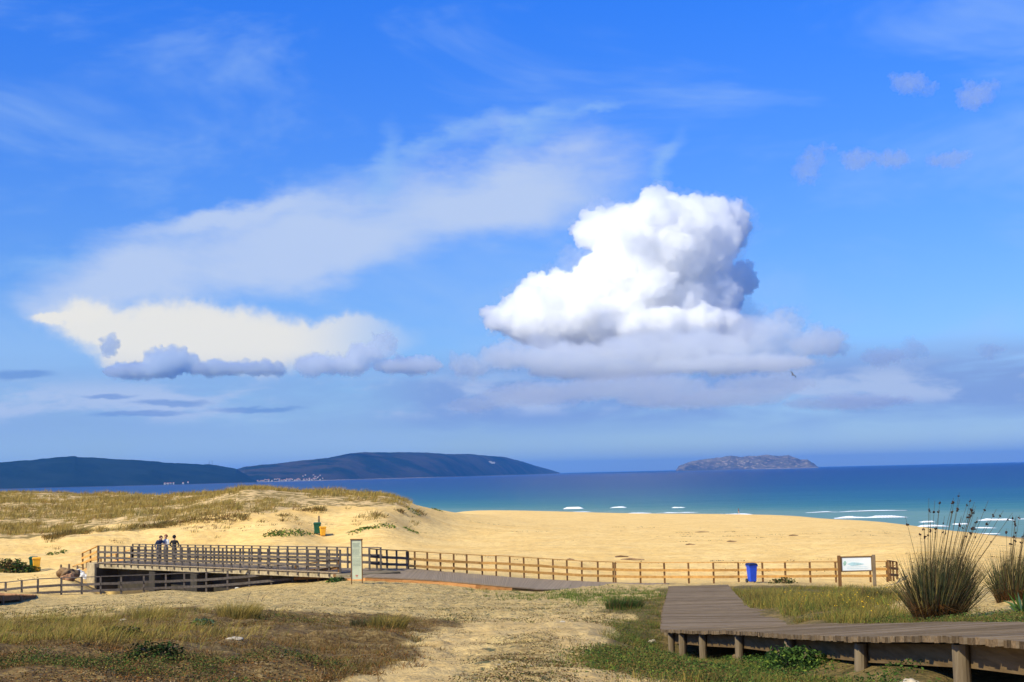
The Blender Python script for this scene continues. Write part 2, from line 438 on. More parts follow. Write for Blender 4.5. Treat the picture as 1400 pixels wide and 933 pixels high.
def at(px, d):
    """the point of the ground d metres ahead under a photo column"""
    x = 0.0
    for _ in range(4):
        x = d * (px - 700) / FPX; z = gz(x, d)
        q, _r = project(np.array([x]), np.array([d]), np.array([z])); x += (px - float(q[0])) * d / FPX
    return Vector((x, d, gz(x, d)))

nr, na = 760, 620
rr = np.exp(np.linspace(math.log(4.0), math.log(1100), nr))
aa = np.concatenate([np.linspace(-1.15, -.45, 40)[:-1], np.linspace(-.45, .45, na), np.linspace(.45, 1.15, 40)[1:]])
R_, A_ = np.meshgrid(rr, aa, indexing='ij')
gx = R_ * np.tan(np.clip(A_, -1.15, 1.15)); gy = R_ * 1.0
gzv = land_z(gx, gy)
nr, na = gx.shape
V3 = np.stack([gx.ravel(), gy.ravel(), gzv.ravel()], 1)
idx = np.arange(nr * na).reshape(nr, na)
F4 = np.stack([idx[:-1, :-1].ravel(), idx[:-1, 1:].ravel(), idx[1:, 1:].ravel(), idx[1:, :-1].ravel()], 1)
# the near edge carries on behind the viewer
e0 = idx[0, :]; nb = len(V3)
back = V3[e0].copy(); back[:, 1] = -60; back[:, 0] *= 12
V3 = np.concatenate([V3, back]); bi = nb + np.arange(na)
F4 = np.concatenate([F4, np.stack([bi[:-1], bi[1:], e0[1:], e0[:-1]], 1)])
me = mesh_np('ground', V3, F4)
px_, py_, vl, vr, vs, vv, dn = masks(V3[:, 0], V3[:, 1], V3[:, 2])
def blur(m):
    g = m[:nr * na].reshape(nr, na).astype(float)
    for _ in range(2):
        g[1:-1] = (g[:-2] + 2 * g[1:-1] + g[2:]) / 4; g[:, 1:-1] = (g[:, :-2] + 2 * g[:, 1:-1] + g[:, 2:]) / 4
    return np.concatenate([g.ravel(), m[nr * na:].astype(float)])
def blur_n(m, k):
    for _ in range(k): m = blur(m)
    return m
soil = blur_n(vl * 1.0, 6) + blur_n(vs * .38, 8) + blur_n(vv * .35, 4)
gree = blur_n(vr * 1.0, 6)
dune = blur(dn * 1.0)
beach = sm(V3[:, 1] + 38 * sm(px_, 1190, 1260), 66, 78)          # clean dry sand past the walkway, stony sand before it
wet = np.maximum(sm(-V3[:, 2], 13.9, 14.8), 0)
mud_shade = ((px_ > 152) & (px_ < 345) & (V3[:, 1] > 73.8) & (V3[:, 1] < 90 - .05 * (px_ - 138)) & (V3[:, 2] < -5.75)) * 1.0
def attr(me, name, arr):
    a = me.attributes.new(name, 'FLOAT', 'POINT'); a.data.foreach_set('value', arr.astype(np.float32))
mud_shade = blur(mud_shade)
qx_ = px_ + 30 * (fbm(V3[:, 0] * .7, V3[:, 1] * .5, 3, 88) - .5)
track = (inpoly(qx_, py_, [(640, 845), (705, 845), (665, 880), (610, 940), (450, 940), (540, 895), (600, 868)]) | inpoly(qx_, py_, [(740, 840), (835, 845), (850, 868), (812, 890), (810, 915), (900, 940), (770, 940), (762, 890), (755, 862)]) | inpoly(qx_, py_, [(620, 850), (850, 842), (860, 862), (620, 872)])) & (V3[:, 1] < 45)
track = blur_n(track * 1.0, 6)
for n_, ar in (('mud_shade', mud_shade), ('track', track), ('soil', soil), ('green', gree), ('dune', dune), ('beach', beach), ('wet', wet)): attr(me, n_, ar)

m = bpy.data.materials.new('sand_and_soil'); m.use_nodes = True; t = NT(m.node_tree)
bs = m.node_tree.nodes['Principled BSDF']
geo = t.node('ShaderNodeNewGeometry'); pos = geo.outputs['Position']
def at_(n): a = t.node('ShaderNodeAttribute', attribute_name=n); return a.outputs['Fac']
n_big = t.noise(pos, .25, 5, .6); n_mid = t.noise(pos, 2.2, 6, .65); n_fin = t.noise(pos, 14, 5, .65); n_foot = t.noise(t.map(pos, scale=(.5, .9, 1)), 2.6, 4, .6)
sand = t.mix(t.sstep(n_big, .35, .65), (.82, .53, .17), (.90, .62, .23))
sand = t.mix(t.m('MULTIPLY', t.sstep(n_fin, .52, .66), .35), sand, (.40, .27, .13))
sand = t.mix(t.m('MULTIPLY', t.sstep(n_foot, .48, .62), .6), sand, (.60, .37, .12))
# drift lines of wrack on the beach
wr = t.noise(t.map(pos, scale=(.05, .45, 1)), 1.0, 6, .7)
sand = t.mix(t.m('MULTIPLY', t.sstep(wr, .60, .68), .45), sand, (.36, .26, .15))
grav = t.mix(t.sstep(n_mid, .38, .62), (.47, .32, .115), (.64, .46, .18))
grav = t.mix(t.m('MULTIPLY', t.sstep(n_fin, .50, .62), .8), grav, (.27, .18, .07))
sp = t.noise(t.map(pos, scale=(1.0, .55, 1)), 5.0, 5, .75)
grav = t.mix(t.m('MULTIPLY', t.sstep(sp, .55, .62), .9), grav, (.09, .10, .05))
vo = t.voro(pos, 9, 0, feature='F1'); 
grav = t.mix(t.m('MULTIPLY', t.sstep(vo, .14, .09), t.sstep(n_mid, .55, .6)), grav, (.55, .50, .40))
grav = t.mix(t.m('MULTIPLY', at_('track'), .8), grav, t.mix(t.sstep(n_mid, .35, .65), (.50, .335, .13), (.66, .46, .19)))
c = t.mix(at_('beach'), grav, sand)
soilc = t.ramp(t.m('ADD', t.m('MULTIPLY', n_fin, .6), t.m('MULTIPLY', n_mid, .4)), [(.30, (.035, .022, .008)), (.45, (.12, .070, .022)), (.55, (.22, .145, .048)), (.66, (.44, .30, .115))])
sm_ = t.sstep(t.m('ADD', at_('soil'), t.m('ADD', t.m('ADD', t.m('MULTIPLY', t.m('SUBTRACT', n_mid, .5), 1.3), t.m('MULTIPLY', t.m('SUBTRACT', t.noise(pos, .9, 3, .6), .56), 1.3)), t.m('MULTIPLY', t.m('SUBTRACT', n_fin, .5), .9))), .28, .72)
c = t.mix(sm_, c, soilc)
grc = t.ramp(t.m('ADD', t.m('MULTIPLY', n_fin, .5), t.m('MULTIPLY', n_mid, .5)), [(.34, (.05, .045, .013)), (.47, (.12, .09, .028)), (.58, (.23, .155, .055)), (.7, (.38, .27, .12))])
gm = t.sstep(t.m('ADD', at_('green'), t.m('ADD', t.m('MULTIPLY', t.m('SUBTRACT', n_mid, .5), 1.3), t.m('MULTIPLY', t.m('SUBTRACT', n_fin, .5), .9))), .28, .72)
c = t.mix(gm, c, grc)
nd = t.noise(pos, .8, 6, .7)
duc = t.mix(t.sstep(nd, .44, .56), (.24, .17, .05), (.70, .48, .21))
c = t.mix(t.sstep(t.m('ADD', at_('dune'), t.m('MULTIPLY', t.m('SUBTRACT', n_mid, .5), .6)), .4, .6), c, duc)
c = t.mix(t.m('MULTIPLY', at_('mud_shade'), .9), c, (.05, .04, .025))  # stream-bed mud, with the shade under the bridge painted in
c = t.mix(t.m('MULTIPLY', at_('wet'), .75), c, (.26, .17, .085))
t.put(bs.inputs['Base Color'], c); bs.inputs['Roughness'].default_value = .95; bs.inputs['Specular IOR Level'].default_value = .15
# wheel tracks curving over the beach
X3 = t.sep(pos)
for (k_, q_, o_, lim) in ((.22, .0016, 108, 60), (.05, .0030, 128, 90), (-.12, .0022, 92, 60)):
    f_ = t.m('SUBTRACT', X3[1], t.m('ADD', t.m('ADD', t.m('MULTIPLY', X3[0], k_), t.m('MULTIPLY', t.m('MULTIPLY', X3[0], X3[0]), q_)), t.m('ADD', o_, t.m('MULTIPLY', t.noise(pos, .02, 2, .5), 14))))
    ln = t.m('SUBTRACT', t.m('ABSOLUTE', f_), 1.1)
    ln = t.sstep(t.m('ABSOLUTE', ln), .50, .15)
    c = t.mix(t.m('MULTIPLY', t.m('MULTIPLY', ln, .30), at_('beach')), c, (.45, .26, .09))
bmp = t.node('ShaderNodeBump'); bmp.inputs['Strength'].default_value = 1.0; bmp.inputs['Distance'].default_value = .10
t.put(bmp.inputs['Height'], t.m('ADD', t.m('MULTIPLY', n_fin, .5), t.m('ADD', n_mid, t.m('MULTIPLY', t.noise(pos, .9, 3, .6), 1.4)))); t.l.new(bmp.outputs[0], bs.inputs['Normal'])
g_ob = link('ground', me, m); tag(g_ob, kind='structure')

# ------------------------------------------------------------------ the sea
def grid_mesh(name, xs, ys, zf):
    X, Y = np.meshgrid(xs, ys, indexing='ij'); Z = zf(X, Y)
    i = np.arange(X.size).reshape(X.shape)
    return mesh_np(name, np.stack([X.ravel(), Y.ravel(), Z.ravel()], 1), np.stack([i[:-1, :-1].ravel(), i[1:, :-1].ravel(), i[1:, 1:].ravel(), i[:-1, 1:].ravel()], 1))
ys = np.concatenate([np.linspace(180, 900, 260), np.exp(np.linspace(math.log(903), math.log(32000), 60))])
us = np.linspace(-1.4, 1.4, 300)
U_, Y_ = np.meshgrid(us, ys, indexing='ij'); X_ = U_ * Y_
swell = lambda X, Y: SEA + .22 * np.sin((Y + 14 * fbm(X * .01, Y * .01, 2, 30) + .12 * X) / 5.3) * (1 - sm(Y, 600, 1000)) * fbm(X * .012, Y * .03, 2, 31)
i_ = np.arange(X_.size).reshape(X_.shape)
me = mesh_np('sea', np.stack([X_.ravel(), Y_.ravel(), swell(X_, Y_).ravel()], 1), np.stack([i_[:-1, :-1].ravel(), i_[1:, :-1].ravel(), i_[1:, 1:].ravel(), i_[:-1, 1:].ravel()], 1))
m = bpy.data.materials.new('sea_water'); m.use_nodes = True; t = NT(m.node_tree); bs = m.node_tree.nodes['Principled BSDF']
geo = t.node('ShaderNodeNewGeometry'); pos = geo.outputs['Position']; X3 = t.sep(pos)
# the water's own colour changes with depth: distance off the shore, which runs nearer on the right
shore = t.m('SUBTRACT', X3[1], t.m('SUBTRACT', 560, t.m('MULTIPLY', X3[0], 1.15)))
shore = t.m('MAXIMUM', shore, 1)
lg = t.m('LOGARITHM', shore, 10)
lg = t.m('ADD', lg, t.m('MULTIPLY', t.m('SUBTRACT', t.noise(t.map(pos, scale=(.0012, .006, 1)), 1, 4, .6), .5), .5))
lg = t.m('ADD', lg, t.m('MULTIPLY', t.m('SUBTRACT', t.noise(t.map(pos, scale=(.012, .09, 1)), 1, 5, .65), .5), .55))
deep = t.ramp(t.m('DIVIDE', lg, 5), [(.28, (.13, .24, .18)), (.40, (.045, .165, .15)), (.50, (.014, .10, .145)), (.60, (.005, .05, .135)), (.72, (.002, .022, .10)), (.9, (.001, .012, .075))])
t.put(bs.inputs['Base Color'], deep); bs.inputs['Roughness'].default_value = .35; bs.inputs['IOR'].default_value = 1.33; bs.inputs['Specular IOR Level'].default_value = .12
bmp = t.node('ShaderNodeBump'); bmp.inputs['Strength'].default_value = 1.0; bmp.inputs['Distance'].default_value = .5
t.put(bmp.inputs['Height'], t.m('ADD', t.noise(t.map(pos, scale=(.06, .25, 1)), 1, 6, .7), t.m('MULTIPLY', t.noise(t.map(pos, scale=(.006, .03, 1)), 1, 4, .6), 4))); t.l.new(bmp.outputs[0], bs.inputs['Normal'])
sea = link('sea', me, m); tag(sea, kind='structure')
# ------------------------------------------------------------------ materials of the built things
def new_mat(name):
    m = bpy.data.materials.new(name); m.use_nodes = True
    return m, NT(m.node_tree), m.node_tree.nodes['Principled BSDF']
def wood(name, c1, c2, dark, grain=(3, 3, 40), rough=.85, stain=.5, var=(.74, 1.24)):
    m, t, b = new_mat(name)
    tc = t.node('ShaderNodeTexCoord').outputs['Object']; geo = t.node('ShaderNodeNewGeometry')
    isl = geo.outputs['Random Per Island']
    v = t.vm('ADD', tc, t.comb(t.m('MULTIPLY', isl, 37), t.m('MULTIPLY', isl, 91), t.m('MULTIPLY', isl, 53)))
    g = t.noise(t.map(v, scale=grain), 1, 5, .65)
    c = t.mix(t.sstep(g, .35, .65), c1, c2)
    c = t.mix(t.m('MULTIPLY', t.sstep(t.noise(v, 1.6, 5, .7), .5, .72), stain), c, dark)
    hs = t.node('ShaderNodeHueSaturation'); t.put(hs.inputs['Color'], c); t.put(hs.inputs['Value'], t.sstep(isl, 0, 1, var[0], var[1], 'LINEAR')); 
    t.put(b.inputs['Base Color'], hs.outputs[0]); b.inputs['Roughness'].default_value = rough; b.inputs['Specular IOR Level'].default_value = .06
    bp = t.node('ShaderNodeBump'); bp.inputs['Strength'].default_value = .5; bp.inputs['Distance'].default_value = .01
    t.put(bp.inputs['Height'], g); t.l.new(bp.outputs[0], b.inputs['Normal'])
    return m
def plain(name, col, rough=.6, var=.25, scale=6, spec=.3, dirt=None):
    m, t, b = new_mat(name)
    tc = t.node('ShaderNodeTexCoord').outputs['Object']
    n = t.noise(tc, scale, 5, .65)
    c = t.mix(t.sstep(n, .3, .7), tuple(q * (1 - var) for q in col), tuple(min(1, q * (1 + var * .5)) for q in col))
    if dirt: c = t.mix(t.m('MULTIPLY', t.sstep(t.noise(tc, scale * .4, 4, .7), .5, .65), .6), c, dirt)
    t.put(b.inputs['Base Color'], c); b.inputs['Roughness'].default_value = rough; b.inputs['Specular IOR Level'].default_value = spec
    return m
M_deck = wood('weathered_decking', (.16, .115, .072), (.225, .168, .108), (.09, .06, .036), (2, 26, 26))
M_end = wood('shaded_end_grain', (.10, .066, .035), (.18, .12, .065), (.03, .018, .01), (30, 30, 30), stain=.8, var=(.45, 1.5))
M_post = wood('weathered_post_wood', (.13, .095, .058), (.19, .145, .092), (.06, .04, .024), (25, 25, 2))
M_beam = wood('weathered_beam_wood', (.115, .072, .032), (.165, .108, .052), (.06, .037, .018), (20, 2, 20))
M_grey = wood('grey_rail_wood', (.075, .064, .055), (.12, .10, .085), (.045, .038, .032), (8, 8, 8))
M_gold = wood('golden_rail_wood', (.50, .25, .065), (.62, .34, .10), (.32, .15, .04), (8, 8, 8), stain=.6)
M_goldpost = wood('brown_post_wood', (.13, .065, .025), (.19, .10, .04), (.07, .034, .014), (12, 12, 2))
M_walk = wood('walkway_boards', (.27, .205, .135), (.30, .23, .155), (.24, .18, .115), (9, 9, 9), var=(.93, 1.07))
M_fascia = wood('orange_timber_edge', (.42, .19, .06), (.56, .28, .10), (.22, .09, .03), (3, 3, 20))
M_conc = plain('concrete', (.40, .32, .19), .9, .3, 3, .2, (.2, .15, .08))
M_pier = plain('stained_concrete', (.20, .155, .085), .9, .35, 3)
M_undershade = plain('underbridge_shade_concrete', (.045, .036, .024), .8, .4, 2)  # near-black: the shade under the bridge is put into this colour
M_iron = plain('dark_metal', (.04, .04, .045), .5)

# ------------------------------------------------------------------ raised boardwalk, nearest the viewer
Lp = [(3.22, 6.4, -.88), (3.18, 8.75, -1.09), (3.12, 10.5, -1.25), (3.01, 13.1, -1.545), (2.93, 16.1, -1.85), (2.84, 19.2, -2.15), (2.70, 21.6, -2.41), (2.48, 25.0, -2.75), (3.14, 31.3, -3.05), (4.1, 39.5, -3.43), (4.95, 47.0, -3.78)]
Rp = [(5.10, 6.4, -.88), (5.07, 8.75, -1.07), (5.05, 10.5, -1.22), (5.04, 14.0, -1.555), (5.10, 17.0, -1.86), (5.0, 20.0, -2.19), (4.92, 23.0, -2.50), (4.82, 25.4, -2.78), (5.44, 30.8, -3.06), (5.46, 31.0, -3.07), (5.10, 31.9, -3.08), (5.95, 39.5, -3.43), (6.84, 47.0, -3.78)]
def interp(lst, y):
    for a, b in zip(lst, lst[1:]):
        if a[1] <= y <= b[1]:
            k = (y - a[1]) / max(1e-6, b[1] - a[1]); return Vector([a[i] + (b[i] - a[i]) * k for i in range(3)])
    return Vector(lst[-1] if y > lst[-1][1] else lst[0])
rng = random.Random(5)
bw_o = (3.2, 12.0, gz(3.2, 12.0))
bw = empty('boardwalk', bw_o); tag(bw, 'raised grey plank boardwalk on round timber posts in the right foreground', 'boardwalk')
mb = MB(); y = 6.4; BT = .048
while y < 47.0:
    w = .108
    a = interp(Lp, y + w / 2); b = interp(Rp, y + w / 2)
    a2 = interp(Lp, y + w + .3); b2 = interp(Rp, y + w + .3)
    slope = (a2.z - a.z) / .3 * .6
    a.x -= rng.uniform(0, .035); b.x += rng.uniform(0, .03)
    dz = rng.uniform(-.006, .006); g2 = w / 2 - .006
    da = rng.uniform(-.004, .004)
    s1 = (interp(Lp, y + w).z - interp(Lp, y).z) / 2 * .9
    vs_ = []
    for zz in (-BT, 0):
        vs_ += [Vector((a.x, a.y - g2, a.z - s1 + zz + dz)), Vector((b.x, b.y - g2, b.z - s1 + zz + dz + da)), Vector((b.x, b.y + g2, b.z + s1 + zz + dz + da)), Vector((a.x, a.y + g2, a.z + s1 + zz + dz))]
    mb.hexa([q - Vector(bw_o) for q in vs_]); y += w
dk = mb.build('deck', M_deck, bw)
dk.data.materials.append(M_end)
for p_ in dk.data.polygons:
    if abs(p_.normal.x) > .8: p_.material_index = 1          # sawn end grain, darkened further for the unlit side of the boardwalk
# posts and side beams
posts_y = [7.9, 10.5, 13.1, 16.1, 19.2, 21.8, 23.5, 24.6, 28, 32, 36, 40, 44]
for k, yy in enumerate(posts_y):
    a = interp(Lp, yy); b = interp(Rp, yy)
    for side, q in ((-1, a), (1, b)):
        x = q.x + (.085 if side < 0 else -.09); g = gz(x, yy) - .25
        lean = rng.uniform(-.015, .015); r = .058 + rng.uniform(-.004, .006)
        mb = MB().tube([(x + lean, yy, g), (x + lean * .5, yy, (g + q.z) / 2), (x, yy, q.z - BT - .012)], [r * 1.08, r * 1.02, r], 14, rng=rng, wob=.03)
        mb.v = [tuple(Vector(v) - Vector(bw_o)) for v in mb.v]
        mb.build('post', M_post, bw, smooth=False)
for side, pts in ((-1, Lp), (1, Rp)):
    for yy0, yy1 in zip([6.5] + posts_y[:-1], posts_y):
        a = interp(pts, yy0); b = interp(pts, yy1); off = .17 if side < 0 else -.17
        a.x += off; b.x += off; a.z -= BT + .10; b.z -= BT + .10
        d = (b - a).normalized() * .004
        mb = MB().bar(a + d - Vector(bw_o), b - d - Vector(bw_o), .05, .17)
        mb.build('beam', M_beam, bw)

# ------------------------------------------------------------------ fences
def rail_run(parent, origin, tops, mat, z_off, w, h, name, rng, fwd=.0):
    mb = MB()
    for a, b in zip(tops, tops[1:]):
        a = Vector(a) + Vector((0, 0, z_off)) - origin; b = Vector(b) + Vector((0, 0, z_off)) - origin
        d = (b - a).normalized() * -.015
        nrm = Vector((0, 0, 1)).cross(b - a).normalized() * fwd
        j = Vector((0, 0, rng.uniform(-.008, .008)))
        mb.bar(a + d + nrm + j, b - d + nrm - j, w, h)
    return mb.build(name, mat, parent)
def fence_parts(parent, origin, tops, bots, pm, rm, pw=.085, H=.95, levels=(.36, .70), posts=True, fwd=-.065, cap=True):
    rng = random.Random(len(tops) * 7 + int(abs(origin[0]) * 10)); origin = Vector(origin)
    for a, b in zip(tops, bots):
        a = Vector(a) - origin; b = Vector(b) - origin
        a.x += rng.uniform(-.01, .01)
        MB().bar(b, a, pw, pw).build('post', pm, parent)
    if cap: rail_run(parent, origin, tops, rm, .022, .11, .04, 'top_rail', rng)
    for lv in levels: rail_run(parent, origin, tops, rm, -H * lv, .035, .12, 'rail', rng, fwd)

# front fence, on the near bank
fx = [-45, -18, 8, 30, 52, 84, 112, 138, 166, 197, 227, 252, 282, 311, 341, 371, 400]
def fd(px): return float(np.interp(px, [-50, 0, 227, 341, 400, 464], [71.5, 72, 72, 71, 69.2, 64.3]))
FT = ([-50, 0, 30, 52, 85, 112, 137, 166, 195, 226, 252, 282, 311, 341, 371, 406, 435, 464], [800, 797.5, 794.5, 792.5, 790.8, 790, 789, 788, 786.6, 785.6, 784.4, 783.2, 781, 778.5, 775, 772.3, 769.5, 766])
ft = [P(q, float(np.interp(q, *FT)), fd(q)) for q in fx]
fb = [Vector((q.x, q.y, min(q.z - .93, gz(q.x, q.y)))) for q in ft]
fe = empty('timber_fence', fb[8]); tag(fe, 'low dark three-rail timber fence on the sandy bank in front of the footbridge', 'fence')
fence_parts(fe, fb[8], ft, [b - Vector((0, 0, .2)) for b in fb], M_grey, M_grey)
fx2 = [404, 420, 435, 450, 463]
ft2 = [P(q, float(np.interp(q, *FT)), fd(q)) for q in fx2]; fb2 = [Vector((q.x, q.y, min(q.z - .93, gz(q.x, q.y)))) for q in ft2]
fe = empty('timber_fence', fb2[0]); tag(fe, 'short orange-brown fence stretch that joins the right end of the footbridge', 'fence')
fence_parts(fe, fb2[0], ft2, [b - Vector((0, 0, .2)) for b in fb2], M_goldpost, M_goldpost)

# ------------------------------------------------------------------ footbridge
B1 = Vector(P(135, 747, 86)); B2 = Vector(P(465, 753, 64.2))
dirb = (B2 - B1); dirb.z = 0; dirb.normalize(); nb_ = Vector((-dirb.y, dirb.x, 0))
if nb_.y < 0: nb_ = -nb_
WB = 2.15; RH = .95
br_o = Vector(((B1.x + B2.x) / 2, (B1.y + B2.y) / 2, -6.4))
br = empty('footbridge', br_o); tag(br, 'grey timber footbridge with plank railings over the dark stream channel', 'footbridge')
D1 = B1 - Vector((0, 0, RH)); D2 = B2 - Vector((0, 0, RH))
rng = random.Random(9)
def deck_boards(e1, e2, n, th, org, rng, gap=.004):
    mb = MB()
    for i in range(n):
        k0 = i / n; k1 = (i + 1) / n
        def L(lst, k):
            s = k * (len(lst) - 1); j = min(int(s), len(lst) - 2); return lst[j].lerp(lst[j + 1], s - j)
        a, b, c, d = L(e1, k0), L(e1, k1), L(e2, k1), L(e2, k0)
        u = (b - a).normalized() * gap; w_ = (c - d).normalized() * gap
        z = Vector((0, 0, rng.uniform(-.005, .005))) - org
        dn = Vector((0, 0, th))
        q = [a + u, d + w_, c - w_, b - u]
        # keep counter-clockwise from above
        if (q[1] - q[0]).cross(q[2] - q[1]).z < 0: q = q[::-1]
        mb.hexa([v + z - dn for v in q] + [v + z for v in q])
    return mb
deck_boards([D1 - nb_ * .05, D2 - nb_ * .05], [D1 + nb_ * (WB + .05), D2 + nb_ * (WB + .05)], 230, .05, br_o, rng).build('deck', M_walk, br)
for off, nm in ((.10, 'girder'), (WB / 2, 'girder'), (WB - .10, 'girder')):
    MB().bar(D1 + nb_ * off - br_o - Vector((0, 0, .05 + .18)), D2 + nb_ * off - br_o - Vector((0, 0, .05 + .12)), .14, .22).build(nm, M_conc, br)
for k in (.27, .46):
    c = D1.lerp(D2, k) + nb_ * (WB * .27); top = c.z - .41; bot = gz(c.x, c.y) - .3
    o_ = MB().box(Vector((c.x, c.y, (top + bot) / 2)) - br_o, (.75, WB * .5, top - bot), (dirb, nb_, Vector((0, 0, 1)))).build('pier', M_undershade, br, bevel=.03)
for q, sgn in ((D1, -1), (D2, 1)):
    c = q + nb_ * (WB / 2) + dirb * (sgn * .62); top = c.z - .06; bot = c.z - 2.4
    MB().box(Vector((c.x, c.y, (top + bot) / 2)) - br_o, (1.2, WB * 1.25, top - bot), (dirb, nb_, Vector((0, 0, 1)))).build('abutment', M_conc if sgn < 0 else M_pier, br, bevel=.03)
MB().box(D1 + nb_ * (WB * .52) + dirb * .02 - br_o - Vector((0, 0, 1.4)), (.06, WB * 1.18, 2.2), (dirb, nb_, Vector((0, 0, 1)))).build('wing_wall', M_undershade, br)  # thin facing on the abutment, coloured dark as shade
for k0, k1 in ((.015, .985),):
    a = D1.lerp(D2, k0) + nb_ * (WB * .55); b = D1.lerp(D2, k1) + nb_ * (WB * .55)
    MB().bar(a - br_o - Vector((0, 0, 1.46)), b - br_o - Vector((0, 0, 1.46)), .3, 2.6).build('added_shade_wall', M_undershade, br)  # added wall that keeps sun from under the deck and darkens the opening
for side in (0, 1):
    n = 30
    tops = [B1.lerp(B2, i / (n - 1)) + nb_ * (WB * side) for i in range(n)]
    bots = [q - Vector((0, 0, RH + (.22 if side == 0 else .02))) for q in tops]
    rl = MB().bar(tops[0] - br_o + Vector((0, 0, .02)), tops[-1] - br_o + Vector((0, 0, .02)), .11, .04).build('railing', M_grey, br)
    rg = random.Random(3 + side)
    for a, b in zip(tops, bots): MB().bar(b - br_o, a - br_o, .085, .085).build('post', M_grey, rl)
    for lv in (.36, .70): rail_run(rl, br_o, tops, M_grey, -RH * lv, .035, .12, 'rail', rg, -.065 if side == 0 else .065)

# steps down at the far left end of the bridge, with sloping handrails
def simple_fence(name, label, tops, bots, pm, rm, H=.95, levels=(.36, .70), cat='fence', fwd=-.065, group=None):
    e = empty(name, bots[0]); tag(e, label, cat, group)
    fence_parts(e, bots[0], tops, bots, pm, rm, H=H, levels=levels, fwd=fwd); return e
a0 = B1; a2 = P(113, 756.5, 89.2); a1 = a0.lerp(a2, .5)
simple_fence('handrail', 'short orange handrail sloping down from the left end of the footbridge, near side', [a2, a1, a0 - dirb * .1], [P(113.5, 779, 89.2), P(124, 777, 87.6), a0 - dirb * .1 - Vector((0, 0, 1.05))], M_goldpost, M_gold, cat='handrail', H=.9)
f0 = B1 + nb_ * WB - Vector((0, 0, .30)); f2 = P(100, 774.5, 99)
f1 = f0.lerp(f2, .5)
simple_fence('handrail', 'long orange handrail dropping towards the beach from the left end of the footbridge, far side', [f2, f0.lerp(f2, .75), f1, f0.lerp(f2, .25), f0], [f2 - Vector((0, 0, .6)), f0.lerp(f2, .75) - Vector((0, 0, .8)), f1 - Vector((0, 0, .9)), f0.lerp(f2, .25) - Vector((0, 0, 1)), f0 - Vector((0, 0, 1.0))], M_goldpost, M_gold, cat='handrail', H=.9, levels=(.5,))
for k, (bx, dd, lb) in enumerate([(83.5, 95, 'short timber bollard standing alone left of the footbridge steps'), (94.5, 95, 'short timber bollard, second from the left by the footbridge steps'), (106, 94, 'short timber bollard nearest the footbridge steps')]):
    q = at(bx, dd)
    o_ = MB().tube([q - Vector((0, 0, .2)), q + Vector((0, 0, .30)), q + Vector((0, 0, .38))], [.075, .075, .05], 10).build('bollard', M_post, loc=tuple(q)); tag(o_, lb, 'bollard')

# ------------------------------------------------------------------ walkway that runs down from the bridge
near_e = [P(*q) for q in ((470, 789.5, 63.2), (500, 788.5, 62.6), (550, 790.5, 62.8), (600, 793, 63), (650, 797.5, 63), (700, 802, 63), (740, 805.5, 63.4), (800, 806, 64.6), (850, 804.5, 66), (905, 802.5, 67.5))]
far_e = [P(*q) for q in ((500, 776.5, 65.6), (530, 777, 66.8), (565, 777.5, 67.7), (602, 781, 68.3), (650, 785, 69), (705, 789.5, 69.3), (755, 792.5, 69.6), (805, 795, 69.9), (855, 797, 70.1), (915, 797.5, 70.3))]
wk_o = Vector((near_e[4].x, near_e[4].y, gz(near_e[4].x, near_e[4].y)))
wk = empty('walkway', wk_o); tag(wk, 'low wide plank walkway sloping from the footbridge down to the beach', 'walkway')
deck_boards(near_e, far_e, 190, .05, wk_o, random.Random(4)).build('deck', M_walk, wk)
mb = MB()
for a, b in zip(near_e[:5], near_e[1:6]): mb.bar(a - wk_o + Vector((0, .05, -.16)), b - wk_o + Vector((0, .05, -.16)), .06, .22, .008, random.Random(3))
mb.build('edge_beam', M_fascia, wk)
mb = MB()
for a, b in zip(near_e[5:], near_e[6:]): mb.bar(a - wk_o + Vector((0, .08, -.14)), b - wk_o + Vector((0, .08, -.14)), .06, .16)
mb.build('edge_beam', M_beam, wk)
# its railing: grey at the top of the slope, golden lower down and along the beach
def along(pxs, dd, topy, Hh=.95):
    tops = [P(x, float(np.interp(x, *topy)), float(np.interp(x, *dd))) for x in pxs]
    return tops, [q - Vector((0, 0, Hh + .03)) for q in tops]
dd = ([505, 556, 659, 838, 1228], [65.4, 67.5, 69, 70, 70.3])
ty = ([505, 515, 556, 602, 659, 678, 736, 795, 838, 875, 975, 1228], [751, 752, 754, 757, 760, 760.3, 764, 767.8, 769.2, 770, 770, 768.3])
tp, bt = along([505, 515, 529, 542, 556], dd, ty, .9)
simple_fence('timber_fence', 'short grey stretch of railing between the information pillar and the golden fence', tp, bt, M_grey, M_grey, H=.9)
tp, bt = along([558, 567, 584, 602, 620, 638, 659, 678, 697, 716, 736, 756, 775, 795, 817, 838], dd, ty)
simple_fence('timber_fence', 'golden railing sloping down beside the plank walkway', tp, bt, M_goldpost, M_gold)
bx = [841, 875, 908, 941, 975, 1009, 1042, 1073, 1107, 1142, 1189, 1212]
tp, bt = along(bx, dd, ty)
simple_fence('timber_fence', 'long level golden three-rail fence along the beach behind the blue bin', tp, bt, M_goldpost, M_gold)
c0 = P(1213.5, 767, 70.2); tp = [c0, P(1216.5, 767.6, 71.6), P(1220.5, 768.2, 73), P(1225.5, 769, 74.4)]
simple_fence('timber_fence', 'short fence return at the right end of the beach fence, seen end on', tp, [q - Vector((0, 0, .98)) for q in tp], M_goldpost, M_goldpost)
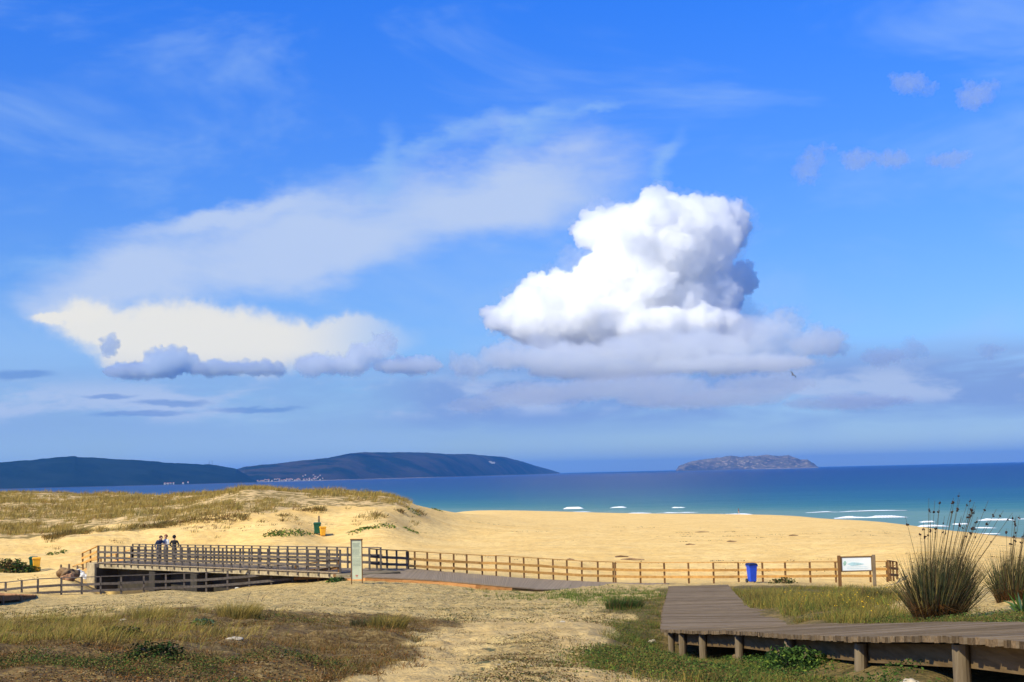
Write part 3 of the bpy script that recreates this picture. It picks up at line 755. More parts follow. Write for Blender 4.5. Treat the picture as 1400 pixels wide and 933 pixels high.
# piece of walkway at the left edge of the picture
n1_ = [P(*q) for q in ((-90, 820, 57), (-40, 816.5, 59), (0, 814.0, 61), (25, 813.6, 64), (48, 814, 68.5))]
f1_ = [P(*q) for q in ((-90, 812, 68), (-40, 810.5, 69.5), (0, 810.8, 70.2), (25, 812, 70.8), (50, 813.2, 71.2))]
o1 = Vector((n1_[2].x, n1_[2].y, gz(n1_[2].x, n1_[2].y)))
wl = empty('walkway', o1); tag(wl, 'end of a low plank walkway at the left edge, shading the sand below', 'walkway')
deck_boards(n1_, f1_, 34, .05, o1, random.Random(4)).build('deck', M_fascia, wl)
mb = MB()
for k, (a, b) in enumerate(zip(n1_, n1_[1:])):
    mb.bar(a - o1 + Vector((0, .06, -.17)), b - o1 + Vector((0, .06, -.13)), .06, .24 - .03 * k)
mb.build('edge_beam', M_beam, wl)
for q in (n1_[0], n1_[1], n1_[2], n1_[3]):
    g = gz(q.x, q.y + .35); MB().tube([Vector((q.x, q.y + .35, g - .3)) - o1, Vector((q.x, q.y + .35, q.z - .06)) - o1], .07, 10).build('post', M_post, wl)

# ------------------------------------------------------------------ signs
M_panel = plain('pale_green_panel', (.52, .55, .38), .5, .15, 2, .3)
M_text = plain('grey_print', (.17, .22, .17), .6, .2); M_red = plain('red_print', (.5, .10, .07), .6)
q = P(488, 792.5, 60.5); ps = empty('information_pillar', Vector((q.x, q.y, gz(q.x, q.y)))); tag(ps, 'tall narrow pale green information pillar with a wooden frame beside the bridge end', 'sign')
Hh = 1.66; wq = .42; z0 = .02
zb = q.z - ps.location.z
MB().box((0, 0, zb + Hh / 2), (wq, .05, Hh - .02)).build('panel', M_panel, ps)
for sx in (-1, 1): MB().box((sx * (wq / 2 + .018), 0, zb + Hh / 2 - .1), (.036, .09, Hh + .18)).build('frame_post', M_goldpost, ps)
MB().box((0, -.005, zb + Hh + .012), (wq + .10, .12, .04)).build('cap', M_goldpost, ps)
rng = random.Random(2)
def text_lines(parent, x0, x1, z1, z0_, y, n, mat, hgt, thick=.006):
    mb = MB()
    for i in range(n):
        z = z1 + (z0_ - z1) * i / max(1, n - 1); x = x0
        while x < x1 - .02:
            w = rng.uniform(.02, .055)
            if x + w > x1: break
            mb.box((x + w / 2, y, z), (w, thick, hgt)); x += w + .012
    return mb.build('print', mat, parent)
text_lines(ps, -.16, .16, zb + 1.52, zb + 1.38, -.028, 4, M_text, .016)
text_lines(ps, -.17, .14, zb + 1.25, zb + 1.02, -.028, 6, M_text, .012)
text_lines(ps, -.17, .17, zb + .86, zb + .58, -.028, 6, M_text, .012)
MB().box((0, -.028, zb + 1.32), (.36, .006, .008)).box((0, -.028, zb + .95), (.36, .006, .008)).build('rule', M_text, ps)
MB().box((.0, -.028, zb + .17), (.10, .006, .035)).box((0, -.028, zb + .115), (.07, .006, .02)).build('emblem', M_red, ps)

q = P(1172, 796.5, 66.5); ns = empty('notice_board', Vector((q.x, q.y, gz(q.x, q.y)))); tag(ns, 'white map board between two thick brown posts at the right end of the beach fence', 'sign')
zb = q.z - ns.location.z
M_white = plain('white_panel', (.74, .78, .76), .45, .05, 2, .4)
for sx, mt in ((-1, M_goldpost), (1, M_post)):
    MB().box((sx * .80, 0, zb + .64 - .1), (.14, .14, 1.42)).build('post', mt, ns, bevel=.01)
MB().box((0, 0, zb + .85), (1.40, .04, .60)).build('panel', M_white, ns)
MB().box((0, -.005, zb + 1.175), (1.455, .07, .055)).box((0, -.005, zb + .525), (1.455, .07, .055)).box((-.70, -.005, zb + .85), (.05, .07, .595)).box((.70, -.005, zb + .85), (.05, .07, .595)).build('frame', M_beam, ns)
M_map = plain('pale_blue_print', (.42, .62, .64), .5, .2); M_map2 = plain('green_print', (.30, .48, .38), .5, .2)
def flat_patch(pts, y, th=.006):
    mb = MB(); n = len(pts)
    v = [(p_[0], y, p_[1]) for p_ in pts] + [(p_[0], y + th, p_[1]) for p_ in pts]
    return mb.add(v, [tuple(range(n)), tuple(range(2 * n - 1, n - 1, -1))] + [(i, i + n, (i + 1) % n + n, (i + 1) % n) for i in range(n)])
flat_patch([(-.62, zb + .88), (-.58, zb + .98), (-.50, zb + 1.0), (-.47, zb + .90), (-.52, zb + .80), (-.60, zb + .78)], -.028).build('print', M_map2, ns)
flat_patch([(-.44, zb + .86), (-.2, zb + .93), (.12, zb + .90), (.36, zb + .84), (.1, zb + .79), (-.25, zb + .77)], -.028).build('print', M_map, ns)
text_lines(ns, -.45, .5, zb + .72, zb + .64, -.026, 2, M_map, .012)

# ------------------------------------------------------------------ wheeled bins
def make_bin(loc, w, h, body, lid, label, rz=0, wheels=True, group=None):
    e = empty('wheeled_bin', loc, rz); tag(e, label, 'bin', group)
    mb = MB(); b = .78
    hb = h * .88
    mb.hexa([(-w / 2 * b, -w / 2 * b, .05), (w / 2 * b, -w / 2 * b, .05), (w / 2 * b, w / 2 * b, .05), (-w / 2 * b, w / 2 * b, .05), (-w / 2, -w / 2, hb), (w / 2, -w / 2, hb), (w / 2, w / 2, hb), (-w / 2, w / 2, hb)])
    mb.build('body', body, e, bevel=.03)
    MB().box((0, 0, hb - .02), (w * 1.10, w * 1.10, .05)).build('rim', body, e, bevel=.01)
    l_ = MB(); l_.hexa([(-w * .58, -w * .60, hb + .01), (w * .58, -w * .60, hb + .01), (w * .58, w * .6, hb + .01), (-w * .58, w * .6, hb + .01), (-w * .46, -w * .46, h - .01), (w * .46, -w * .46, h - .01), (w * .48, w * .6, h), (-w * .48, w * .6, h)])
    l_.build('lid', lid, e, bevel=.015)
    MB().tube([(-w * .4, w * .66, hb + .03), (w * .4, w * .66, hb + .03)], .02, 8).build('handle', lid, e)
    if wheels:
        for sx in (-1, 1):
            MB().tube([(sx * (w * .42), w * .42, .10), (sx * (w * .42 + .06), w * .42, .10)], .10, 14).build('wheel', M_iron, e)
    return e
M_blue = plain('blue_plastic', (.012, .07, .55), .42, .12, 4, .5); M_dblue = plain('dark_lid_plastic', (.012, .018, .06), .45, .2)
M_yel = plain('yellow_plastic', (.85, .42, .02), .45, .12, 4, .5); M_dgreen = plain('dark_green_plastic', (.012, .09, .045), .45, .2)
q = at(1028.5, 70 - 1.2); make_bin(q, .41, .93, M_blue, M_dblue, 'blue wheeled bin with a black lid in front of the beach fence', .25)
# a standing rod on the lid's hinge post
q = at(50, 97); make_bin(q, .50, .97, M_yel, M_yel, 'yellow wheeled bin beside the grassy bank at the left edge', .35)
q = at(45.5, 98.4); make_bin(q, .50, .95, M_dgreen, M_dgreen, 'dark green bin half hidden behind the left yellow bin', .2)
q = at(441.5, 127); make_bin(q, .50, .85, M_yel, M_yel, 'small yellow bin at the foot of the dune', .3)
q = at(434, 127.4); make_bin(q, .62, 1.02, M_dgreen, M_dgreen, 'dark green bin leaning by a post at the foot of the dune', .1)
q = at(436.3, 128.3); o_ = MB().tube([q - Vector((0, 0, .3)), q + Vector((0, 0, 1.55))], .075, 10).build('marker_post', M_post, loc=tuple(q)); tag(o_, 'brown timber post between the two bins at the foot of the dune', 'post')
# ------------------------------------------------------------------ plants
def leaf_mat(name, trans=.25, rough=.8):
    m = bpy.data.materials.new(name); m.use_nodes = True; m.node_tree.nodes.clear(); t = NT(m.node_tree)
    o = t.node('ShaderNodeOutputMaterial'); a = t.node('ShaderNodeAttribute', attribute_name='tint')
    d = t.node('ShaderNodeBsdfDiffuse'); tr = t.node('ShaderNodeBsdfTranslucent'); mx = t.node('ShaderNodeMixShader'); mx.inputs[0].default_value = trans
    t.l.new(a.outputs['Color'], d.inputs[0]); t.l.new(a.outputs['Color'], tr.inputs[0]); t.l.new(d.outputs[0], mx.inputs[1]); t.l.new(tr.outputs[0], mx.inputs[2]); t.l.new(mx.outputs[0], o.inputs[0])
    return m
M_leaf = leaf_mat('plant_leaf')
def with_tint(me, col):
    a = me.color_attributes.new('tint', 'FLOAT_COLOR', 'POINT')
    a.data.foreach_set('color', np.concatenate([col, np.ones((len(col), 1))], 1).astype(np.float32).ravel()); return me
PAL = {'straw': (.46, .33, .10), 'olive': (.17, .155, .045), 'gold': (.36, .25, .055), 'brown': (.16, .09, .035), 'rust': (.26, .11, .03), 'green': (.07, .125, .025), 'dgreen': (.03, .06, .018), 'lime': (.17, .22, .035), 'blueg': (.07, .12, .07), 'dark': (.035, .032, .014), 'tan': (.42, .30, .16), 'rush': (.075, .085, .04), 'rushb': (.16, .10, .05)}
def pick(rng, n, mix, var=.25):
    k = list(mix); w = np.array([mix[q] for q in k], float); w /= w.sum()
    c = np.array([PAL[q] for q in k])[rng.choice(len(k), n, p=w)]
    return c * (1 + rng.uniform(-var, var, (n, 1))) 
def blades(name, base, h, w, lean, col, rng, curve=.6, droop=0.0):
    """thin bent blades; lean = horizontal tip offset as a share of the height (n,2)"""
    n = len(base); h = h[:, None]; w = np.asarray(w) * np.ones(n); w = w[:, None]
    yaw = rng.uniform(0, 2 * np.pi, n); side = np.stack([np.cos(yaw), np.sin(yaw) * .5, np.zeros(n)], 1)
    lv = np.concatenate([lean, np.zeros((n, 1))], 1) * h; up = np.array([[0, 0, 1.0]])
    m = base + lv * (.5 * (1 - curve) + .15) + up * h * .55
    tip = base + lv + up * h * (1 - .35 * np.minimum(1, (lean ** 2).sum(1, keepdims=True))) - up * droop * h
    v = np.stack([base - side * w / 2, base + side * w / 2, m - side * w * .42, m + side * w * .42, tip], 1).reshape(-1, 3)
    o = (np.arange(n) * 5)[:, None]
    f = np.concatenate([o + np.array([[0, 1, 3]]), o + np.array([[0, 3, 2]]), o + np.array([[2, 3, 4]])])
    return v, f, np.repeat(col, 5, 0)
def leaves(base, size, col, rng, flat=.5):
    n = len(base); a = rng.normal(size=(n, 3)); a[:, 2] *= flat; a /= np.linalg.norm(a, axis=1, keepdims=True)
    b = rng.normal(size=(n, 3)); b -= a * (a * b).sum(1, keepdims=True); b /= np.linalg.norm(b, axis=1, keepdims=True)
    s = np.asarray(size)[:, None] if hasattr(size, '__len__') else size
    v = np.stack([base - a * s, base - b * s * .45, base + a * s, base + b * s * .45], 1).reshape(-1, 3)
    o = (np.arange(n) * 4)[:, None]
    f = np.concatenate([o + np.array([[0, 1, 2]]), o + np.array([[0, 2, 3]])])
    return v, f, np.repeat(col, 4, 0)
def merged(name, parts, mat=M_leaf, parent=None, loc=None):
    V_ = []; F_ = []; C_ = []; o = 0
    for v, f, c in parts:
        V_.append(v); F_.append(f + o); C_.append(c); o += len(v)
    V_ = np.concatenate(V_)
    if loc is not None: V_ = V_ - np.array(loc)
    me = mesh_np(name, V_, np.concatenate(F_), smooth=False); with_tint(me, np.concatenate(C_))
    return link(name, me, mat, parent, loc)
def scatter(rng, n, x0, x1, y0, y1, test=None, even=True):
    """random places in a px / distance window (even over the picture's depth)"""
    d = np.exp(rng.uniform(math.log(y0), math.log(y1), n)); px = rng.uniform(x0, x1, n)
    x = (px - 700) / FPX * d
    return x, d
def tufts(x, y, rng, per, h, hv, w, spread, lean, mix, wind=.25, rad=.12, var=.25, zoff=0):
    z = land_z(x, y) + zoff
    n = len(x) * per
    bx = np.repeat(x, per); by = np.repeat(y, per); bz = np.repeat(z, per)
    th = rng.uniform(0, 2 * np.pi, n); r = rad * np.sqrt(rng.uniform(0, 1, n))
    base = np.stack([bx + r * np.cos(th), by + r * np.sin(th), bz - .02], 1)
    ln = np.stack([np.cos(th), np.sin(th)], 1) * rng.uniform(.1, 1, (n, 1)) * spread + np.array([[wind, 0]]) + rng.normal(size=(n, 2)) * lean
    hh = np.repeat(rng.uniform(1 - hv, 1 + hv, len(x)) * (.35 + 1.3 * fbm(x * 1.1, y * .8, 3, 97)), per) * rng.uniform(.6, 1.15, n) * h
    c = np.repeat(pick(rng, len(x), mix, .1), per, 0) * .5 + pick(rng, n, mix, var) * .5
    return blades('', base, hh, w, ln, c, rng)
rng = np.random.default_rng(12)
# marram on the dune
x, y = scatter(rng, 36000, -350, 575, 112, 300); z = land_z(x, y)
_, _, _, _, _, _, dn_ = masks(x, y, z)
keep = dn_ & (fbm(x * .16, y * .16, 4, 41) + .25 * (fbm(x * .8, y * .8, 2, 42) - .5) > .45)
x, y = x[keep], y[keep]; print('dune tufts', len(x))
a = tufts(x, y, rng, 11, .46, .6, .035, .8, .2, {'straw': 5, 'olive': 2.2, 'gold': 6, 'brown': 1.2, 'green': .8, 'rust': .5}, wind=.35, rad=.35)
o_ = merged('dune_grass', [a]); tag(o_, kind='stuff', cat='grass', label='golden marram grass over the top of the dune')
# dark hanging roots and tufts where the dune face breaks off
x, y = scatter(rng, 26000, 60, 575, 112, 160); z = land_z(x, y); px, py = project(x, y, z)
edge = np.interp(px, [60, 130, 200, 280, 350, 430, 500, 560], [735, 724, 721, 708, 702, 697, 697, 700])
keep = (py > edge - 1) & (py < edge + rng.exponential(5, len(px))) & (fbm(x * .3, y * .3, 3, 43) > .50)
x, y = x[keep], y[keep]
a = tufts(x, y, rng, 10, .36, .5, .04, 1.2, .3, {'brown': 3, 'olive': 4, 'dark': 1, 'gold': 2, 'rust': 1}, wind=.5, rad=.35)
o_ = merged('dune_edge_scrub', [a]); tag(o_, kind='stuff', cat='scrub', label='brown scrub and roots hanging over the broken dune edge')
# small green mats on the sand below the dune
mats = [(566, 703, 150), (562, 718, 135), (530, 724, 130), (508, 730, 128), (497, 726, 128), (485, 732, 126), (378, 743, 121), (388, 745, 121), (402, 741, 122), (372, 745, 121), (78, 757, 113), (418, 733, 124), (598, 712, 190)]
parts = []
for (mx, my, md_) in mats:
    k = 90; ang = rng.uniform(0, 6.28, k); r = np.sqrt(rng.uniform(0, 1, k)); q = at(mx, md_)
    xx = q.x + r * np.cos(ang) * .75; yy = q.y + r * np.sin(ang) * 1.6
    parts.append(leaves(np.stack([xx, yy, land_z(xx, yy) + rng.uniform(0, .16, k)], 1), rng.uniform(.06, .16, k), pick(rng, k, {'green': 3, 'lime': 3, 'olive': 2}), rng))
o_ = merged('creeping_plants', parts); tag(o_, kind='stuff', cat='creeping plants', label='small green mats of plants on the bare sand below the dune')

# wrack: thin broken lines of dried weed on the beach
x = rng.uniform(-30, 75, 60000); y = rng.uniform(74, 200, 60000)
k = (np.abs(fbm(x * .03 + 3, y * .11, 3, 81) - .5) < .010) & (fbm(x * .5, y * .5, 2, 82) > .5); x, y = x[k], y[k]
x3 = np.repeat(x, 3) + rng.normal(size=len(x) * 3) * .25; y3 = np.repeat(y, 3) + rng.normal(size=len(x) * 3) * .2
o_ = merged('wrack', [leaves(np.stack([x3, y3, land_z(x3, y3) + .02], 1), rng.uniform(.03, .08, len(x3)), pick(rng, len(x3), {'brown': 3, 'dark': 3, 'rushb': 2}), rng, .4)]); tag(o_, kind='stuff', cat='wrack', label='thin broken lines of dried weed on the dry beach')
# foreground left: pale grass, dry scrub, green herbs
def region(n, x0, x1, y0, y1, which, nz=None, thr=.5, seed=50, sc=.5):
    x, y = scatter(rng, n, x0, x1, y0, y1); z = land_z(x, y)
    jx = rng.normal(size=len(x)) * .018 * y * .6; jy = rng.normal(size=len(x)) * .045 * y * .6
    px, py, vl, vr, vs, vv, dn = masks(x + jx, y + jy, z)
    k = {'l': vl, 'r': vr, 's': vs, 'v': vv, 'open': ~(vl | vr | vs | vv)}[which]
    if nz: k = k & (fbm(x * sc, y * sc, 3, seed) > thr)
    # nothing grows through the planks
    k = k & ~((x > 2.7) & (x < 5.15) & (y < 25)) & ~((y >= 25) & (y < 47.5) & (x > np.interp(y, [25, 47], [2.4, 4.9])) & (x < np.interp(y, [25, 31, 32, 47], [4.9, 5.5, 5.2, 6.9])))
    return x[k], y[k], px[k], py[k]
parts = []
x, y, px, py = region(26000, -150, 760, 10, 30, 'l')
wgt = sm(px, 430, 80) if False else 1 - sm(px, 60, 420)
k = (rng.uniform(0, 1, len(x)) < .9 * wgt * (py < 900 - .08 * px)) & (fbm(x * .7, y * .7, 3, 51) > .47)
parts.append(tufts(x[k], y[k], rng, 9, .15, .7, .005, .9, .35, {'gold': 4.5, 'straw': 1.6, 'olive': 3, 'lime': 1.6, 'brown': 2, 'rust': .6}, wind=.5, rad=.10))
k2 = (fbm(x * .9, y * .9, 3, 52) > .46) & (rng.uniform(0, 1, len(x)) < .55)
parts.append(tufts(x[k2], y[k2], rng, 12, .07, .5, .005, 1.5, .6, {'brown': 5, 'rust': 2.2, 'dark': 4, 'tan': .6, 'olive': 2.5, 'gold': .8}, wind=0, rad=.10))
o_ = merged('grass', parts); tag(o_, kind='stuff', cat='grass', label='wind blown golden grass and dry stalks on the left mound')
k = (fbm(x * .55, y * .55, 3, 53) > .60) & (rng.uniform(0, 1, len(x)) < .8)
x2 = np.repeat(x[k], 14) + rng.normal(size=k.sum() * 14) * .07; y2 = np.repeat(y[k], 14) + rng.normal(size=k.sum() * 14) * .07
a = leaves(np.stack([x2, y2, land_z(x2, y2) + rng.uniform(0, .07, len(x2))], 1), rng.uniform(.006, .014, len(x2)), pick(rng, len(x2), {'green': 2, 'dgreen': 2, 'olive': 3, 'brown': 3}), rng)
k = (fbm(x * .5, y * .5, 3, 57) > .48) & (rng.uniform(0, 1, len(x)) < .85)
x3 = np.repeat(x[k], 6) + rng.normal(size=k.sum() * 6) * .09; y3 = np.repeat(y[k], 6) + rng.normal(size=k.sum() * 6) * .09
b = leaves(np.stack([x3, y3, land_z(x3, y3) + rng.uniform(0, .03, len(x3))], 1), rng.uniform(.006, .013, len(x3)), pick(rng, len(x3), {'brown': 4, 'rust': 2.5, 'tan': .6, 'dark': 3, 'gold': .6}), rng, .3)
o_ = merged('ground_cover', [a, b]); tag(o_, kind='stuff', cat='ground cover', label='low green and brown ground cover on the left mound')
# track strip and the stony sand: low specks of plants
x, y, px, py = region(9000, 560, 860, 10, 30, 's', True, .42, 58, 1.2)
x3 = np.repeat(x, 9) + rng.normal(size=len(x) * 9) * .07; y3 = np.repeat(y, 9) + rng.normal(size=len(x) * 9) * .07
a = leaves(np.stack([x3, y3, land_z(x3, y3) + rng.uniform(0, .025, len(x3))], 1), rng.uniform(.006, .013, len(x3)), pick(rng, len(x3), {'brown': 3, 'olive': 2, 'tan': 2, 'dark': 1.5, 'dgreen': 1}), rng, .3)
x, y, px, py = region(30000, -100, 1000, 26, 68, 'open', True, .50, 59, .45)
k = rng.uniform(0, 1, len(x)) < .22; x, y = x[k], y[k]
x3 = np.repeat(x, 10) + rng.normal(size=len(x) * 10) * .16; y3 = np.repeat(y, 10) + rng.normal(size=len(x) * 10) * .10
b = leaves(np.stack([x3, y3, land_z(x3, y3) + rng.uniform(0, .05, len(x3))], 1), rng.uniform(.008, .022, len(x3)), pick(rng, len(x3), {'olive': 3, 'dgreen': 2, 'brown': 3, 'dark': 1}), rng, .4)
o_ = merged('ground_cover', [a, b]); tag(o_, kind='stuff', cat='ground cover', label='sparse dark specks of low plants on the sandy track')
# foreground right
x, y, px, py = region(56000, 740, 1600, 10, 62, 'r')
k = (fbm(x * .8, y * .8, 3, 61) > .42) & (rng.uniform(0, 1, len(x)) < .8)
parts = [tufts(x[k], y[k], rng, 13, .09, .6, .005, 1.2, .45, {'green': 3.5, 'dgreen': 1.5, 'olive': 3, 'lime': 1.2, 'gold': 1.6, 'brown': 2, 'rust': .8}, wind=.1, rad=.10)]
k = (y > 27) & (rng.uniform(0, 1, len(x)) < .8) & (fbm(x * .5, y * .35, 3, 62) > .49) & (px > 960)
parts.append(tufts(x[k], y[k], rng, 10, .18, .6, .012, .9, .35, {'olive': 4, 'gold': 3, 'lime': 1.5, 'brown': 1.2}, wind=.2, rad=.16))
k = (px > 1040) & (px < 1240) & (y > 22) & (y < 40) & (fbm(x * .7, y * .5, 3, 65) > .45) & (rng.uniform(0, 1, len(x)) < .9)
parts.append(tufts(x[k], y[k], rng, 9, .22, .6, .008, .8, .3, {'lime': 1.5, 'gold': 3, 'olive': 3, 'brown': 1, 'green': 1}, wind=.15, rad=.14))
o_ = merged('grass', parts); tag(o_, kind='stuff', cat='grass', label='short green and yellow grass around the boardwalk')
k = (fbm(x * .9, y * .9, 3, 63) > .50) & (y < 40) & (rng.uniform(0, 1, len(x)) < .75); x2, y2 = x[k], y[k]
x3 = np.repeat(x2, 12) + rng.normal(size=len(x2) * 12) * .08; y3 = np.repeat(y2, 12) + rng.normal(size=len(x2) * 12) * .08
a = leaves(np.stack([x3, y3, land_z(x3, y3) + rng.uniform(0, .09, len(x3))], 1), rng.uniform(.006, .016, len(x3)), pick(rng, len(x3), {'green': 3, 'lime': 1, 'dgreen': 3, 'olive': 3, 'brown': 2}), rng)
x, y, px, py = region(9000, 560, 960, 26, 70, 'v')
b = tufts(x, y, rng, 8, .14, .5, .014, .9, .4, {'green': 4, 'lime': 2, 'olive': 2}, wind=.1, rad=.12)
x, y, px, py = region(380, 1040, 1240, 22, 34, 'r'); 
c = leaves(np.stack([x, y, land_z(x, y) + rng.uniform(.18, .34, len(x))], 1), rng.uniform(.012, .02, len(x)), np.tile([[.75, .45, .03]], (len(x), 1)), rng)
o_ = merged('ground_cover', [a, b, c]); tag(o_, kind='stuff', cat='ground cover', label='green weeds and small yellow flowers around the boardwalk')
# weeds right under the boardwalk's edge
x = rng.uniform(1.6, 3.2, 1500); y = rng.uniform(9, 25, 1500); kk = fbm(x * 1.3, y * 1.3, 2, 71) > .45; x, y = x[kk], y[kk]
x3 = np.repeat(x, 14) + rng.normal(size=len(x) * 14) * .06; y3 = np.repeat(y, 14) + rng.normal(size=len(x) * 14) * .08
a = leaves(np.stack([x3, y3, land_z(x3, y3) + rng.uniform(0, .10, len(x3)) ** 1.0], 1), rng.uniform(.008, .020, len(x3)), pick(rng, len(x3), {'green': 4, 'lime': 1.3, 'dgreen': 3}), rng)
o_ = merged('weeds', [a]); tag(o_, kind='stuff', cat='weeds', label='leafy green weeds along the foot of the boardwalk posts')

# single plants
def leafy_shrub(px, d, w, h, mix, label, n=900, size=(.02, .045), name='shrub', group=None, loc=None, cat='shrub'):
    q = at(px, d) if loc is None else loc; r = rng
    th = r.uniform(0, 2 * np.pi, n); ph = np.arccos(r.uniform(0, 1, n)); rad = r.uniform(.55, 1.0, n) * (.8 + .35 * vnoise(th * 1.3, ph * 3, 5))
    b = np.stack([q.x + np.cos(th) * np.sin(ph) * rad * w / 2, q.y + np.sin(th) * np.sin(ph) * rad * w / 2, q.z + np.cos(ph) * rad * h], 1)
    e = empty(name, q); tag(e, label, cat, group)
    o = merged('foliage', [leaves(b, r.uniform(size[0], size[1], n), pick(r, n, mix), r)], parent=e, loc=tuple(q)); o.location = (0, 0, 0)
    mb = MB(); rr_ = random.Random(int(px))
    for k in range(9):
        a_ = rr_.uniform(0, 6.28); s_ = rr_.uniform(.2, .4)
        mb.tube([(0, 0, -.05), (math.cos(a_) * w * s_ * .5, math.sin(a_) * w * s_ * .5, h * .4), (math.cos(a_) * w * s_, math.sin(a_) * w * s_, h * .75)], [.012, .008, .004], 5)
    mb.build('stem', M_post, e); return e
leafy_shrub(1072, 14.6, .72, .26, {'green': 4, 'dgreen': 4, 'lime': .6}, 'bushy bright green plant growing against the boardwalk post', 1500, (.018, .036), loc=Vector((2.78, 14.6, gz(2.78, 14.6))))
leafy_shrub(212, 12.8, .55, .17, {'dark': 4, 'dgreen': 4, 'olive': 1}, 'dark low bush at the bottom of the left mound', 1500, (.012, .024))
leafy_shrub(165, 17.4, .50, .10, {'dark': 3, 'dgreen': 3, 'green': 1}, 'small dark green mat in the middle of the left mound', 900, (.012, .022))
leafy_shrub(278, 21.5, .36, .11, {'blueg': 4, 'green': 1}, 'small blue green leafy plant on the crest of the left mound', 350, (.03, .06))
leafy_shrub(1071, 68.0, 1.3, .30, {'dgreen': 3, 'olive': 3, 'brown': 2}, 'small dark bush at the foot of the beach fence right of the blue bin', 260, (.05, .09))
leafy_shrub(990, 47.5, .6, .28, {'dgreen': 3, 'olive': 3, 'green': 2}, 'small bush at the far end of the boardwalk', 300, (.03, .06))
leafy_shrub(462, 63.2, 1.1, .22, {'dgreen': 3, 'green': 2}, 'dark green plant at the foot of the orange fence end', 240, (.05, .09))
leafy_shrub(8, 96, 3.0, .95, {'dgreen': 3, 'olive': 3, 'green': 1, 'brown': 2}, 'high dark tussock on the bank at the left edge', 900, (.08, .16))
leafy_shrub(28, 96.5, 2.6, .60, {'green': 3, 'olive': 3, 'dgreen': 2}, 'green clump on the bank right beside the yellow bin', 700, (.08, .16))
def grass_tuft(px, d, w, h, mix, label, n=500, bw_=.006, wind=.3, name='grass_tuft', spread=.9, cat='grass tuft'):
    q = at(px, d); e = empty(name, q); tag(e, label, cat)
    th = rng.uniform(0, 2 * np.pi, n); r = w * .35 * np.sqrt(rng.uniform(0, 1, n))
    b = np.stack([r * np.cos(th), r * np.sin(th), np.full(n, -.03)], 1)
    ln = np.stack([np.cos(th), np.sin(th)], 1) * rng.uniform(0, 1, (n, 1)) * spread + np.array([[wind, 0]]) + rng.normal(size=(n, 2)) * .1
    o = merged('blades', [blades('', b, rng.uniform(.55, 1.1, n) * h, bw_, ln, pick(rng, n, mix), rng)], parent=e)
    return e
grass_tuft(325, 23.5, .9, .36, {'straw': 2, 'olive': 3, 'gold': 3}, 'rounded pale grass tuft on the right part of the left mound', 1300)
grass_tuft(205, 24.5, .9, .34, {'straw': 2, 'olive': 3, 'gold': 3}, 'wide golden grass tuft on the crest of the left mound', 1100)
grass_tuft(530, 23.5, .9, .26, {'olive': 3, 'gold': 2, 'brown': 1}, 'olive grass tuft at the right end of the left mound', 1000)
grass_tuft(498, 24.0, .7, .20, {'rush': 3, 'dgreen': 1, 'brown': 2}, 'dark grey green tuft beside the olive grass tuft', 600)
grass_tuft(853, 35, 1.2, .34, {'dgreen': 4, 'green': 3, 'brown': 2}, 'dark green grass tussock left of the boardwalk', 1100, .01)
grass_tuft(1060, 37, 2.2, .42, {'olive': 4, 'gold': 2, 'brown': 1}, 'broad olive tussock behind the bend of the boardwalk', 1800, .01)
grass_tuft(1200, 31, 1.0, .40, {'olive': 4, 'rush': 2, 'brown': 2}, 'tall brownish tuft left of the big rush clump', 900, .01)

